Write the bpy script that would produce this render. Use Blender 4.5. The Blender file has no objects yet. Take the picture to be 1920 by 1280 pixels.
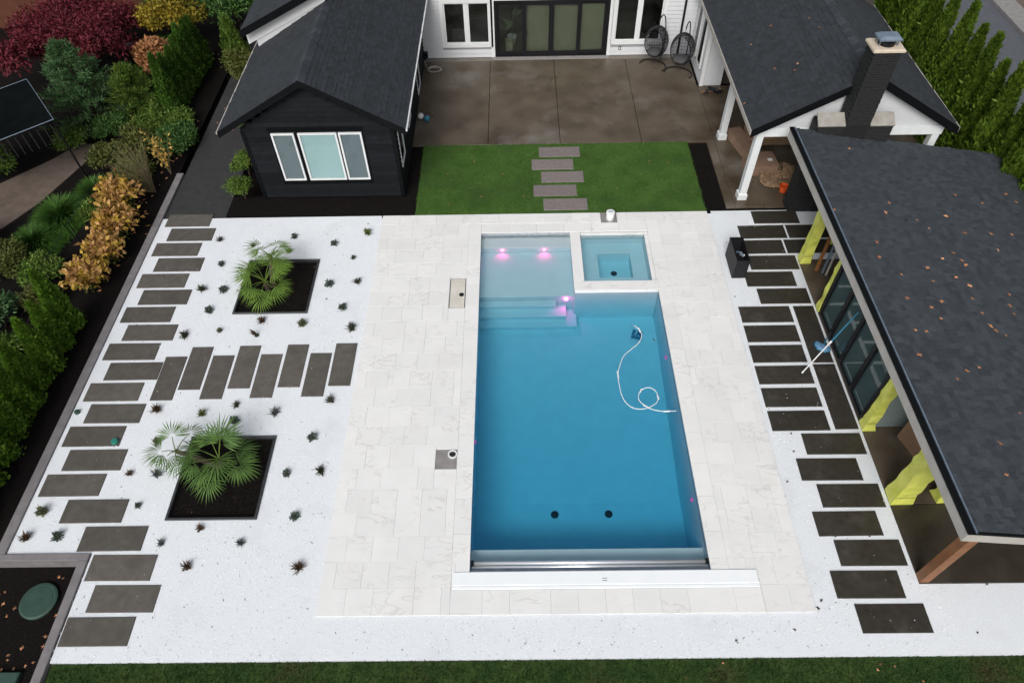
import bpy, bmesh, math, random
import numpy as np
from mathutils import Vector, Matrix, Euler

random.seed(7); RNG = np.random.default_rng(7)
R = math.radians
sc = bpy.context.scene
col = sc.collection

# ---------------------------------------------------------------- camera
cam = bpy.data.cameras.new('camera'); cam_o = bpy.data.objects.new('camera', cam); col.objects.link(cam_o)
cam.sensor_width = 36.0; cam.lens = 24.485; cam.clip_start = 0.1; cam.clip_end = 600
PITCH, ROLL, YAW = 0.887702, -0.0243725, 0.014509
def cam_matrix():
    fw = Vector((0, math.cos(PITCH), -math.sin(PITCH))); up = Vector((0, math.sin(PITCH), math.cos(PITCH))); rt = Vector((1, 0, 0))
    z = Matrix.Rotation(YAW, 3, 'Z'); fw, up, rt = z @ fw, z @ up, z @ rt
    c, s = math.cos(ROLL), math.sin(ROLL)
    rt, up = c*rt + s*up, -s*rt + c*up
    m = Matrix((rt, up, -fw)).transposed().to_4x4(); m.translation = (0, 0, 15.0)
    return m
cam_o.matrix_world = cam_matrix(); sc.camera = cam_o

# ---------------------------------------------------------------- world, sun, exposure (overcast daylight)
SUN_EL, SUN_AZ = R(43), R(196)
w = bpy.data.worlds.new('World'); sc.world = w; w.use_nodes = True
nt = w.node_tree; bg = nt.nodes['Background']
sky = nt.nodes.new('ShaderNodeTexSky'); sky.sky_type = 'NISHITA'; sky.sun_disc = False
sky.sun_elevation = SUN_EL; sky.sun_rotation = SUN_AZ; sky.dust_density = 4.0; sky.air_density = 1.0; sky.ozone_density = 1.0
hs = nt.nodes.new('ShaderNodeHueSaturation'); hs.inputs['Saturation'].default_value = 0.36
nt.links.new(sky.outputs[0], hs.inputs['Color']); nt.links.new(hs.outputs[0], bg.inputs[0]); bg.inputs[1].default_value = 0.105
sun = bpy.data.lights.new('sun', 'SUN'); sun.energy = 1.5; sun.angle = R(30); sun.color = (1.0, 0.97, 0.93)
sun_o = bpy.data.objects.new('sun', sun); col.objects.link(sun_o)
sd = Vector((math.sin(SUN_AZ)*math.cos(SUN_EL), math.cos(SUN_AZ)*math.cos(SUN_EL), math.sin(SUN_EL)))
sun_o.rotation_euler = sd.to_track_quat('Z', 'Y').to_euler()
vs = sc.view_settings; vs.view_transform = 'Standard'; vs.look = 'None'; vs.gamma = 1; vs.exposure = 0.28; vs.use_curve_mapping = False

# ---------------------------------------------------------------- materials
M = {}
def mat(name, c1, c2=None, scale=3.0, rough=0.8, bump=0.0, bscale=40.0, spec=0.5, metal=0.0, detail=6.0, island=0.0, obj=0.0,
        c3=None, s3=0.6, t3=(0.5, 0.7), alpha=None, rvar=0.0, transl=None):
    m = bpy.data.materials.new(name); m.use_nodes = True; n = m.node_tree; N = n.nodes; L = n.links
    b = N['Principled BSDF']; b.inputs['Roughness'].default_value = rough; b.inputs['Metallic'].default_value = metal
    b.inputs['Specular IOR Level'].default_value = spec
    g = N.new('ShaderNodeNewGeometry'); pos = g.outputs['Position']
    oi = N.new('ShaderNodeObjectInfo')
    if c2 is None: c2 = c1
    tn = N.new('ShaderNodeTexNoise'); tn.inputs['Scale'].default_value = scale; tn.inputs['Detail'].default_value = detail
    L.new(pos, tn.inputs['Vector'])
    mr = N.new('ShaderNodeMapRange'); mr.inputs[1].default_value = .3; mr.inputs[2].default_value = .7
    L.new(tn.outputs[0], mr.inputs[0])
    mx = N.new('ShaderNodeMix'); mx.data_type = 'RGBA'; mx.inputs[6].default_value = (*c1, 1); mx.inputs[7].default_value = (*c2, 1)
    fac = mr.outputs[0]
    if island > 0:
        m2 = N.new('ShaderNodeMix'); m2.data_type = 'FLOAT'; m2.inputs[0].default_value = island
        L.new(fac, m2.inputs[2]); L.new(g.outputs['Random Per Island'], m2.inputs[3]); fac = m2.outputs[0]
    L.new(fac, mx.inputs[0]); c = mx.outputs[2]
    if c3 is not None:
        t3n = N.new('ShaderNodeTexNoise'); t3n.inputs['Scale'].default_value = s3; t3n.inputs['Detail'].default_value = 5
        t3n.inputs['Roughness'].default_value = .6
        L.new(pos, t3n.inputs['Vector'])
        r3 = N.new('ShaderNodeMapRange'); r3.inputs[1].default_value = t3[0]; r3.inputs[2].default_value = t3[1]
        L.new(t3n.outputs[0], r3.inputs[0])
        x3 = N.new('ShaderNodeMix'); x3.data_type = 'RGBA'; x3.inputs[7].default_value = (*c3, 1)
        L.new(r3.outputs[0], x3.inputs[0]); L.new(c, x3.inputs[6]); c = x3.outputs[2]
    if obj > 0:
        hv = N.new('ShaderNodeHueSaturation'); mo = N.new('ShaderNodeMapRange')
        mo.inputs[3].default_value = 1-obj; mo.inputs[4].default_value = 1+obj
        L.new(oi.outputs['Random'], mo.inputs[0]); L.new(mo.outputs[0], hv.inputs['Value']); L.new(c, hv.inputs['Color']); c = hv.outputs[0]
    L.new(c, b.inputs['Base Color'])
    if rvar > 0:
        rr = N.new('ShaderNodeMapRange'); rr.inputs[1].default_value = .35; rr.inputs[2].default_value = .65
        rr.inputs[3].default_value = rough-rvar; rr.inputs[4].default_value = rough+rvar
        tr = N.new('ShaderNodeTexNoise'); tr.inputs['Scale'].default_value = .8; tr.inputs['Detail'].default_value = 4; L.new(pos, tr.inputs['Vector'])
        L.new(tr.outputs[0], rr.inputs[0]); L.new(rr.outputs[0], b.inputs['Roughness'])
    if bump > 0:
        tb = N.new('ShaderNodeTexNoise'); tb.inputs['Scale'].default_value = bscale; tb.inputs['Detail'].default_value = 4; L.new(pos, tb.inputs['Vector'])
        bp = N.new('ShaderNodeBump'); bp.inputs['Strength'].default_value = bump; bp.inputs['Distance'].default_value = .02
        L.new(tb.outputs[0], bp.inputs['Height']); L.new(bp.outputs[0], b.inputs['Normal'])
    if transl:
        out = N['Material Output']; tl = N.new('ShaderNodeBsdfTranslucent'); L.new(c, tl.inputs[0])
        ms = N.new('ShaderNodeMixShader'); ms.inputs[0].default_value = transl; L.new(b.outputs[0], ms.inputs[1]); L.new(tl.outputs[0], ms.inputs[2]); L.new(ms.outputs[0], out.inputs[0])
    M[name] = m
    return m

mat('gravel', (.71, .75, .79), (.80, .83, .86), 26, .9, .6, 70, c3=(.67, .695, .72), s3=.9, t3=(.54, .80), spec=.2)
mat('gravel_stone', (.70, .73, .76), (.87, .89, .91), 30, .85, island=.85, spec=.2)
mat('paver', (.076, .068, .058), (.106, .096, .083), 5, .75, .25, 60, obj=.16, c3=(.070, .062, .053), s3=1.7, t3=(.5, .7))
mat('paver_dark', (.028, .024, .019), (.042, .037, .030), 7, .45, .12, 90, obj=.12, c3=(.062, .054, .047), s3=1.5, t3=(.56, .75), rvar=.15)  # darker, smoother pavers of the right walkway
mat('paver_grey', (.165, .140, .135), (.205, .178, .170), 8, .7, .1, 80, obj=.06)
mat('concrete', (.060, .044, .028), (.122, .097, .070), .9, .45, .08, 70, detail=9, c3=(.20, .185, .165), s3=.36, t3=(.55, .78), rvar=.2)
mat('concrete_wet', (.032, .026, .020), (.048, .040, .031), 1.8, .35, .08, 60, c3=(.06, .05, .04), s3=.8, t3=(.5, .7), rvar=.12)
mat('concrete_grey', (.20, .19, .19), (.27, .26, .25), 5, .85, .3, 60)
mat('concrete_pale', (.15, .135, .115), (.20, .185, .16), 2.5, .6, .1, 50)
mat('cast_wall', (.16, .15, .155), (.22, .205, .21), 4, .8, .3, 50)
mat('mulch', (.0045, .004, .004), (.013, .0105, .0095), 24, .95, 1.0, 60, spec=.08, c3=(.026, .018, .013), s3=6, t3=(.62, .8))
mat('soil_path', (.10, .075, .06), (.14, .105, .085), 3, .85, .3, 40)
mat('asphalt', (.028, .029, .031), (.040, .041, .043), 14, .8, .3, 150)
mat('road', (.075, .082, .095), (.095, .10, .115), 5, .6, .2, 80)
mat('fabric_path', (.024, .024, .025), (.036, .036, .036), 4, .7, .2, 90)
mat('turf', (.045, .108, .017), (.080, .165, .032), 1.4, .85, .9, 70, detail=10, spec=.2, c3=(.040, .078, .022), s3=.5, t3=(.48, .72))
mat('grass', (.020, .052, .012), (.056, .095, .022), 1.8, .9, .8, 60, detail=9, spec=.2, c3=(.050, .042, .018), s3=.9, t3=(.54, .75))
mat('blade', (.042, .098, .016), (.098, .185, .038), 2.5, .7, island=.6, spec=.3, transl=.25)
mat('blade_dark', (.022, .056, .010), (.056, .105, .024), 2.5, .7, island=.6, spec=.3, transl=.25)
mat('shingle', (.028, .034, .041), (.055, .065, .076), 8, .75, .5, 160, island=.7, spec=.35)
mat('shingle_far', (.022, .0255, .030), (.040, .046, .053), 8, .75, .6, 120, island=.6, spec=.3)
mat('shingle_obj', (.036, .043, .051), (.047, .056, .066), 8, .75, .5, 160, obj=.26, spec=.35)
mat('roof_deck', (.012, .013, .016), None, 5, .9, spec=.2)
mat('black_siding', (.0044, .0055, .0072), (.0066, .0082, .0102), 6, .65, .15, 60, obj=.4, spec=.14)
mat('black_trim', (.0028, .0033, .0042), (.0042, .005, .006), 6, .6, spec=.12)
mat('wall_core', (.30, .31, .33), None, 5, .8)  # grey behind white boards: lap shadow lines put into the core colour
mat('white_siding', (.56, .58, .605), (.61, .625, .645), 5, .6, .06, 60, obj=.02)
mat('white_trim', (.68, .70, .71), (.73, .745, .75), 5, .5)
mat('white_paint', (.66, .70, .71), (.72, .75, .76), 6, .5)
mat('fascia', (.40, .38, .35), (.47, .45, .42), 3, .6, .05, 30)
mat('black_metal', (.008, .008, .010), None, 5, .45, spec=.3)
mat('steel', (.86, .88, .90), None, 5, .28, metal=.75)
mat('edging', (.055, .057, .062), (.08, .082, .086), 8, .45, metal=.6)
mat('chimney_brick', (.0085, .0095, .0095), (.014, .0155, .0155), 9, .7, .4, 40, obj=.3)
mat('chimney_mortar', (.006, .006, .006), None, 5, .9)
mat('stone_cap', (.24, .225, .20), (.34, .325, .295), 4, .7, .2, 40)
mat('crown', (.50, .42, .32), (.62, .54, .43), 5, .8, .2, 40)
mat('galvanised', (.16, .21, .27), (.24, .30, .37), 5, .4, metal=.4)
mat('yellow_wrap', (.62, .66, .10), (.74, .76, .18), 3, .5, .7, 5, c3=(.50, .55, .07), s3=2.6, t3=(.52, .75))
mat('ink', (.012, .014, .012), None, 5, .8)
mat('timber', (.17, .065, .020), (.25, .105, .036), 5, .55, .2, 30)
mat('cardboard', (.22, .135, .085), (.27, .165, .105), 4, .85, .05, 20)
mat('cardboard_dark', (.21, .135, .092), (.28, .18, .125), 4, .85, .05, 20)
mat('tarp', (.21, .135, .078), (.28, .185, .11), 3, .7, .4, 9)
mat('orange_plastic', (.70, .10, .02), None, 5, .4)
mat('white_plastic', (.78, .79, .80), None, 5, .35)
mat('blue_plastic', (.02, .17, .28), None, 5, .4)
mat('blue_net', (.10, .24, .42), (.16, .32, .5), 20, .7)
mat('teal_plastic', (.02, .20, .15), None, 5, .4)
mat('green_lid', (.022, .055, .040), (.032, .075, .055), 5, .5, .1, 50)
mat('black_plastic', (.012, .012, .014), (.017, .017, .020), 5, .5, .1, 200, spec=.2)
mat('blue_ball', (.03, .20, .28), None, 5, .25)
mat('wicker', (.012, .012, .014), None, 5, .5)
mat('cushion', (.05, .05, .052), (.07, .07, .072), 8, .9)
mat('canopy', (.002, .0035, .0035), (.004, .006, .006), 2, .8, spec=.03)
mat('rust_wall', (.075, .021, .008), (.10, .03, .012), 2, .8, .1, 20)
mat('bark', (.06, .042, .03), (.10, .075, .055), 12, .9, .5, 40)
mat('twig', (.14, .11, .06), (.22, .17, .09), 6, .85)
def leafm(n, a, b, tr=.25, **k): mat(n, a, b, 1.6, .6, island=.65, spec=.3, transl=tr, **k)
leafm('thuja', (.042, .092, .008), (.165, .265, .026), tr=.32, c3=(.13, .15, .03), s3=2.5, t3=(.6, .85))
leafm('thuja_left', (.060, .135, .012), (.19, .34, .036), tr=.42)
leafm('thuja_dark', (.030, .082, .010), (.095, .190, .026))
leafm('pine', (.040, .105, .034), (.125, .235, .095))
leafm('evergreen', (.028, .078, .018), (.105, .205, .048))
leafm('shrub_green', (.050, .11, .014), (.18, .28, .05), c3=(.20, .20, .03), s3=1.8, t3=(.58, .8))
leafm('olive_green', (.060, .082, .018), (.16, .175, .042))
leafm('maple', (.075, .008, .014), (.21, .032, .045))
leafm('yellow_leaf', (.20, .15, .012), (.42, .31, .035), c3=(.07, .10, .015), s3=1.0, t3=(.5, .7))
leafm('orange_leaf', (.30, .13, .05), (.52, .26, .12))
leafm('amber_leaf', (.22, .10, .022), (.70, .42, .17), c3=(.52, .36, .04), s3=3.4, t3=(.48, .62))
leafm('gold_leaf', (.45, .27, .05), (.62, .42, .12))
leafm('lime_grass', (.030, .09, .010), (.085, .19, .028))
leafm('palm', (.075, .145, .018), (.21, .34, .06))
leafm('palm_dark', (.050, .115, .024), (.155, .27, .065))
leafm('sage', (.055, .085, .066), (.125, .175, .135))
leafm('dark_plant', (.026, .028, .018), (.075, .078, .045))
leafm('red_plant', (.055, .030, .016), (.13, .070, .035))
leafm('olive_plant', (.085, .10, .045), (.18, .20, .10))
leafm('grey_plant', (.055, .062, .062), (.15, .165, .165))
mat('dead_leaf', (.30, .115, .05), (.48, .24, .12), 9, .7, obj=.45)
mat('dark_leaf', (.035, .02, .012), (.08, .045, .025), 9, .7, obj=.4)
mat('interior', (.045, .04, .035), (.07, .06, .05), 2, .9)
mat('interior_floor', (.10, .075, .05), (.13, .10, .065), 2, .6)
mat('shade_cloth', (.34, .31, .21), (.38, .345, .24), 2, .9)
mat('room_teal', (.17, .22, .22), (.21, .26, .26), 2, .9)
mat('grout', (.70, .70, .69), (.76, .76, .75), 6, .9)
mat('pale_pane_back', (.38, .52, .53), (.42, .56, .57), 1.2, .8)  # pane backing: frosted glass and reflected sky put into its colour
mat('grey_pane_back', (.145, .175, .195), (.175, .205, .225), 1.2, .8)  # greyer pane backing, reflection likewise put into the colour
mat('plaster', (.80, .79, .80), (.85, .84, .85), 2.5, .7, .05, 40)
mat('waterline', (.30, .33, .36), (.44, .46, .48), 9, .35)
mat('drain', (.02, .025, .03), None, 5, .5)

def tile_mat():
    m = mat('tile', (.73, .735, .725), (.775, .775, .765), 1.6, .55, .03, 30, obj=.03, spec=.35, c3=(.70, .685, .655), s3=.7, t3=(.55, .8))
    n = m.node_tree; N = n.nodes; L = n.links; b = N['Principled BSDF']
    src = b.inputs['Base Color'].links[0].from_socket
    g = N.new('ShaderNodeNewGeometry'); oi = N.new('ShaderNodeObjectInfo')
    sc_ = N.new('ShaderNodeVectorMath'); sc_.operation = 'SCALE'; sc_.inputs[0].default_value = (37, 91, 13); L.new(oi.outputs['Random'], sc_.inputs['Scale'])
    ad = N.new('ShaderNodeVectorMath'); L.new(g.outputs['Position'], ad.inputs[0]); L.new(sc_.outputs[0], ad.inputs[1])
    mp = N.new('ShaderNodeMapping'); mp.inputs['Rotation'].default_value = (0, 0, .9); mp.inputs['Scale'].default_value = (1, 2.6, 1); L.new(ad.outputs[0], mp.inputs[0])
    t = N.new('ShaderNodeTexNoise'); t.inputs['Scale'].default_value = 1.15; t.inputs['Detail'].default_value = 3; t.inputs['Distortion'].default_value = 1.1
    L.new(mp.outputs[0], t.inputs['Vector'])
    s = N.new('ShaderNodeMath'); s.operation = 'SUBTRACT'; s.inputs[1].default_value = .5; L.new(t.outputs[0], s.inputs[0])
    a = N.new('ShaderNodeMath'); a.operation = 'ABSOLUTE'; L.new(s.outputs[0], a.inputs[0])
    r = N.new('ShaderNodeMapRange'); r.inputs[1].default_value = 0; r.inputs[2].default_value = .026; r.inputs[3].default_value = .46; r.inputs[4].default_value = 0; L.new(a.outputs[0], r.inputs[0])
    t2 = N.new('ShaderNodeTexNoise'); t2.inputs['Scale'].default_value = .8; L.new(ad.outputs[0], t2.inputs['Vector'])
    r2 = N.new('ShaderNodeMapRange'); r2.inputs[1].default_value = .45; r2.inputs[2].default_value = .6; L.new(t2.outputs[0], r2.inputs[0])
    mu = N.new('ShaderNodeMath'); mu.operation = 'MULTIPLY'; L.new(r.outputs[0], mu.inputs[0]); L.new(r2.outputs[0], mu.inputs[1])
    x = N.new('ShaderNodeMix'); x.data_type = 'RGBA'; x.inputs[7].default_value = (.47, .455, .44, 1)
    L.new(mu.outputs[0], x.inputs[0]); L.new(src, x.inputs[6]); L.new(x.outputs[2], b.inputs['Base Color'])
tile_mat()

def glass_mat(name, tint=(.9, .95, .95), ior=1.5, rough=0.0):
    m = bpy.data.materials.new(name); m.use_nodes = True; n = m.node_tree; N = n.nodes; L = n.links; N.remove(N['Principled BSDF'])
    t = N.new('ShaderNodeBsdfTransparent'); t.inputs[0].default_value = (*tint, 1)
    g = N.new('ShaderNodeBsdfGlossy'); g.inputs['Roughness'].default_value = rough
    f = N.new('ShaderNodeFresnel'); f.inputs[0].default_value = ior
    mx = N.new('ShaderNodeMixShader'); L.new(f.outputs[0], mx.inputs[0]); L.new(t.outputs[0], mx.inputs[1]); L.new(g.outputs[0], mx.inputs[2])
    L.new(mx.outputs[0], N['Material Output'].inputs[0]); M[name] = m; return m
glass_mat('glass', (.95, .98, .98), 1.28); glass_mat('glass_dark', (.80, .86, .84), 1.5); glass_mat('mesh_cloth', (.5, .5, .52), 1.2, .5)

def water_mat():
    m = glass_mat('water', (1, 1, 1), 1.33, .02); N = m.node_tree.nodes; L = m.node_tree.links
    va = N.new('ShaderNodeVolumeAbsorption'); va.inputs['Color'].default_value = (.08, .775, .92, 1); va.inputs['Density'].default_value = .72
    L.new(va.outputs[0], N['Material Output'].inputs['Volume'])
    g = N.new('ShaderNodeNewGeometry'); t = N.new('ShaderNodeTexNoise'); t.inputs['Scale'].default_value = 1.6; t.inputs['Detail'].default_value = 2
    L.new(g.outputs['Position'], t.inputs['Vector'])
    bp = N.new('ShaderNodeBump'); bp.inputs['Strength'].default_value = .10; bp.inputs['Distance'].default_value = .05; L.new(t.outputs[0], bp.inputs['Height'])
    for k in N:
        if k.type in ('BSDF_GLOSSY', 'FRESNEL'): L.new(bp.outputs[0], k.inputs['Normal'])
water_mat()

def emit_mat(name, c, s):
    m = bpy.data.materials.new(name); m.use_nodes = True; b = m.node_tree.nodes['Principled BSDF']
    b.inputs['Base Color'].default_value = (*c, 1); b.inputs['Emission Color'].default_value = (*c, 1); b.inputs['Emission Strength'].default_value = s
    M[name] = m
M['glass_film'] = mat('glass_film', (.040, .072, .075), (.055, .090, .094), 1.5, .06, spec=.5)
emit_mat('magenta_led', (1.0, .10, .36), 9.0); emit_mat('magenta_dim', (.85, .10, .42), .35)
mat('lid_white', (.82, .86, .88), (.86, .89, .905), 3, .4)
mat('lid_stone', (.56, .53, .47), (.66, .63, .57), 3, .6, .1, 30)

# ---------------------------------------------------------------- helpers
class MB:
    def __init__(s): s.v = []; s.f = []
    def add(s, vs, fs):
        b = len(s.v); s.v += [tuple(p) for p in vs]; s.f += [tuple(b+i for i in f) for f in fs]; return s
    def box(s, x0, x1, y0, y1, z0, z1):
        return s.add([(x0,y0,z0),(x1,y0,z0),(x1,y1,z0),(x0,y1,z0),(x0,y0,z1),(x1,y0,z1),(x1,y1,z1),(x0,y1,z1)],
                     [(3,2,1,0),(4,5,6,7),(0,1,5,4),(1,2,6,5),(2,3,7,6),(3,0,4,7)])
    def cbox(s, x0, x1, y0, y1, z0, z1, c=.01):   # box with a chamfered top edge
        return s.add([(x0,y0,z0),(x1,y0,z0),(x1,y1,z0),(x0,y1,z0),(x0,y0,z1-c),(x1,y0,z1-c),(x1,y1,z1-c),(x0,y1,z1-c),
                      (x0+c,y0+c,z1),(x1-c,y0+c,z1),(x1-c,y1-c,z1),(x0+c,y1-c,z1)],
                     [(3,2,1,0),(0,1,5,4),(1,2,6,5),(2,3,7,6),(3,0,4,7),(4,5,9,8),(5,6,10,9),(6,7,11,10),(7,4,8,11),(8,9,10,11)])
    def sheet(s, xs, ys, z, keep, zf=None):       # grid cells on a plane where keep(cx, cy)
        for i in range(len(xs)-1):
            for j in range(len(ys)-1):
                x0, x1, y0, y1 = xs[i], xs[i+1], ys[j], ys[j+1]
                if keep((x0+x1)/2, (y0+y1)/2): s.add([(x0,y0,z),(x1,y0,z),(x1,y1,z),(x0,y1,z)], [(0,1,2,3)])
        return s
    def prism(s, pts, z0, z1):                    # vertical prism over a ccw outline
        n = len(pts)
        return s.add([(x,y,z0) for x,y in pts]+[(x,y,z1) for x,y in pts],
                     [tuple(range(n))[::-1], tuple(range(n,2*n))]+[(i,(i+1)%n,n+(i+1)%n,n+i) for i in range(n)])
    def slab(s, q, t):                            # quad q (4 points, ccw seen from outside) with thickness t behind it
        q = [Vector(p) for p in q]; nrm = (q[1]-q[0]).cross(q[3]-q[0]).normalized()
        return s.add(q+[p-nrm*t for p in q], [(0,1,2,3),(7,6,5,4),(1,0,4,5),(2,1,5,6),(3,2,6,7),(0,3,7,4)])
    def tube(s, pts, r, n=8, cap=True):
        pts = [Vector(p) for p in pts]; rs = r if isinstance(r, (list, tuple)) else [r]*len(pts)
        b0 = len(s.v); ref = None
        for i, p in enumerate(pts):
            t = (pts[min(i+1, len(pts)-1)]-pts[max(i-1, 0)]).normalized()
            if ref is None: ref = t.orthogonal().normalized()
            ref = (ref-t*ref.dot(t)); ref = ref.normalized() if ref.length > 1e-6 else t.orthogonal().normalized()
            bi = t.cross(ref)
            for k in range(n):
                a = 2*math.pi*k/n; s.v.append(tuple(p+(ref*math.cos(a)+bi*math.sin(a))*rs[i]))
        for i in range(len(pts)-1):
            for k in range(n):
                a = b0+i*n+k; b = b0+i*n+(k+1) % n; s.f.append((a, b, b+n, a+n))
        if cap:
            s.f.append(tuple(range(b0, b0+n))[::-1]); e = b0+(len(pts)-1)*n; s.f.append(tuple(range(e, e+n)))
        return s
    def lathe(s, prof, c=(0,0,0), n=20, ell=(1,1)):
        b0 = len(s.v)
        for r, z in prof:
            for k in range(n):
                a = 2*math.pi*k/n; s.v.append((c[0]+r*ell[0]*math.cos(a), c[1]+r*ell[1]*math.sin(a), c[2]+z))
        for i in range(len(prof)-1):
            for k in range(n):
                a = b0+i*n+k; b = b0+i*n+(k+1) % n; s.f.append((a, b, b+n, a+n))
        s.f.append(tuple(range(b0, b0+n))[::-1]); e = b0+(len(prof)-1)*n; s.f.append(tuple(range(e, e+n)))
        return s
    def mesh(s, name, m, smooth=False):
        me = bpy.data.meshes.new(name); me.from_pydata(s.v, [], s.f); me.materials.append(M[m]); me.update()
        if smooth: me.polygons.foreach_set('use_smooth', [True]*len(me.polygons))
        return me
    def build(s, name, m, parent=None, loc=None, rz=0, smooth=False):
        return link(name, s.mesh(name, m, smooth), parent, loc, rz)

def link(name, me, parent=None, loc=None, rz=0):
    o = bpy.data.objects.new(name, me); col.objects.link(o)
    if parent is not None: o.parent = parent
    if loc is not None: o.location = loc
    if rz: o.rotation_euler.z = rz
    return o
def tag(o, label, cat, group=None):
    o['label'] = label; o['category'] = cat
    if group: o['group'] = group
    return o
def thing(name, label, cat, loc=(0,0,0), rz=0, group=None):
    o = bpy.data.objects.new(name, None); col.objects.link(o); o.location = loc; o.rotation_euler.z = rz; o.empty_display_size = .2
    return tag(o, label, cat, group)
def struct(o, kind='structure', label=None):
    o['kind'] = kind
    if label: o['label'] = label
    return o
def sempty(name):
    o = bpy.data.objects.new(name, None); col.objects.link(o); o['kind'] = 'structure'; return o
def copy_tree(o, loc, rz=0, scale=None, label=None):
    c = o.copy(); col.objects.link(c); c.location = loc; c.rotation_euler.z = rz
    if scale: c.scale = scale
    if label: c['label'] = label
    for ch in o.children:
        k = ch.copy(); col.objects.link(k); k.parent = c
        for g in ch.children:
            q = g.copy(); col.objects.link(q); q.parent = k
    return c
def np_mesh(name, V, F, m):
    me = bpy.data.meshes.new(name); V = np.asarray(V, np.float32); F = np.asarray(F, np.int32)
    me.vertices.add(len(V)); me.vertices.foreach_set('co', V.ravel())
    k = F.shape[1]; me.loops.add(F.size); me.loops.foreach_set('vertex_index', F.ravel())
    me.polygons.add(len(F)); me.polygons.foreach_set('loop_start', np.arange(0, F.size, k, dtype=np.int32))
    me.materials.append(M[m]); me.update(calc_edges=True); return me
def unit(a): return a/np.maximum(np.linalg.norm(a, axis=-1, keepdims=True), 1e-9)
def leaves(P, D, Nn, L, Wd, bend=.15):
    """one pointed leaf per row: base P, direction D, facing Nn, length L, width Wd"""
    n = len(P); L = np.broadcast_to(np.asarray(L, float).reshape(-1, 1), (n, 1)); Wd = np.broadcast_to(np.asarray(Wd, float).reshape(-1, 1), (n, 1))
    D = unit(D); S = unit(np.cross(D, Nn)); U = np.cross(S, D)
    mid = P+D*L*.5; tip = P+D*L-U*L*bend
    V = np.stack([P, mid+S*Wd*.5+U*Wd*.12, tip, mid-S*Wd*.5+U*Wd*.12], 1).reshape(-1, 3)
    F = np.arange(4*n).reshape(n, 4)
    return V, F
def join(parts):
    Vs, Fs, b = [], [], 0
    for V, F in parts: Vs.append(V); Fs.append(F+b); b += len(V)
    return np.concatenate(Vs), np.concatenate(Fs)
def rvec(n): return unit(RNG.normal(size=(n, 3)))
ORD = ['first', 'second', 'third', 'fourth', 'fifth', 'sixth', 'seventh', 'eighth', 'ninth', 'tenth', 'eleventh', 'twelfth', 'thirteenth',
       'fourteenth', 'fifteenth', 'sixteenth', 'seventeenth', 'eighteenth', 'nineteenth', 'twentieth', 'twenty-first', 'twenty-second', 'twenty-third', 'twenty-fourth']

# ================================================================ SETTING
# ground: one sheet to the horizon, open where the pool is dug in
g = MB(); g.sheet([-160, -30, -1.3, 4.3, 30, 160], [-60, 5.6, 16.8, 40, 220], -.34, lambda x, y: not (-1.3 < x < 4.3 and 5.6 < y < 16.8))
struct(g.build('ground', 'mulch'))
struct(MB().box(-14.3, -11.86, 6.2, 34, -.5, -.12).build('planting_bed', 'mulch'))
struct(MB().box(-11.55, -9.55, 17.62, 30, -.3, -.02).build('side_path', 'fabric_path'))
struct(MB().box(-9.54, -3.32, 17.56, 18.7, -.3, -.03).box(-3.86, -3.32, 18.701, 21.34, -.3, -.034).build('mulch_border', 'mulch'))
struct(MB().box(6.16, 6.84, 17.56, 21.3, -.3, -.03).box(6.841, 9.4, 17.5, 17.70, -.3, -.034).build('mulch_strip', 'mulch'))
struct(MB().prism([(-18.9, 16.6), (-17.1, 17.6), (-16.4, 18.9), (-15.5, 21.7), (-15.5, 22.2), (-16.3, 22.3), (-17.0, 21.3), (-18.9, 19.3)], -.5, -.315).build('garden_path', 'soil_path'))
struct(MB().box(16.6, 21.9, 8, 60, -.5, -.32).build('road', 'road'))
struct(MB().box(21.905, 22.9, 8, 60, -.5, -.2).build('pavement', 'concrete_grey'))
struct(MB().box(22.905, 60, 8, 60, -.5, -.25).build('verge', 'soil_path'))

# white gravel with sunk holes for the pool and the two palm beds
PL1, PL2 = (-8.24, -6.10, 13.36, 15.54), (-8.22, -6.12, 7.01, 9.22)
xs = [-11.58, -9.64, PL1[0], PL2[0], PL2[1], PL1[1], -4.4, -1.3, 4.3, 6.3, 8.53, 9.9, 15.5]
ys = [3.92, 5.36, 5.6, 6.22, PL2[2], PL2[3], PL1[2], PL1[3], 15.27, 16.8, 17.44, 17.56]; ys.sort()
def gravel_here(x, y):
    if -1.3 < x < 4.3 and 5.6 < y < 16.8: return False
    if x < -9.64 and y < 6.22: return False
    for a, b, c, d in (PL1, PL2):
        if a < x < b and c < y < d: return False
    if x > 8.53 and 5.36 < y < 15.27: return False
    if x > 9.9 and y > 5: return False
    if x > -4.4 and x < 6.3 and y > 17.44: return False
    if y > 17.44 and -9.6 < x < -4.4: return True
    return True
gv = MB().sheet(xs, ys, 0, gravel_here)
gv.add([(-9.64,3.92,0),(15.5,3.92,0),(15.5,3.92,-.33),(-9.64,3.92,-.33)], [(3,2,1,0)])
struct(gv.build('gravel_bed', 'gravel'))
struct(MB().box(-9.62, 30, -9, 3.90, -.5, -.06).build('lawn', 'grass'))
struct(MB().box(-3.31, 6.15, 17.57, 21.33, -.3, .006).build('artificial_turf', 'turf'))

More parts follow.
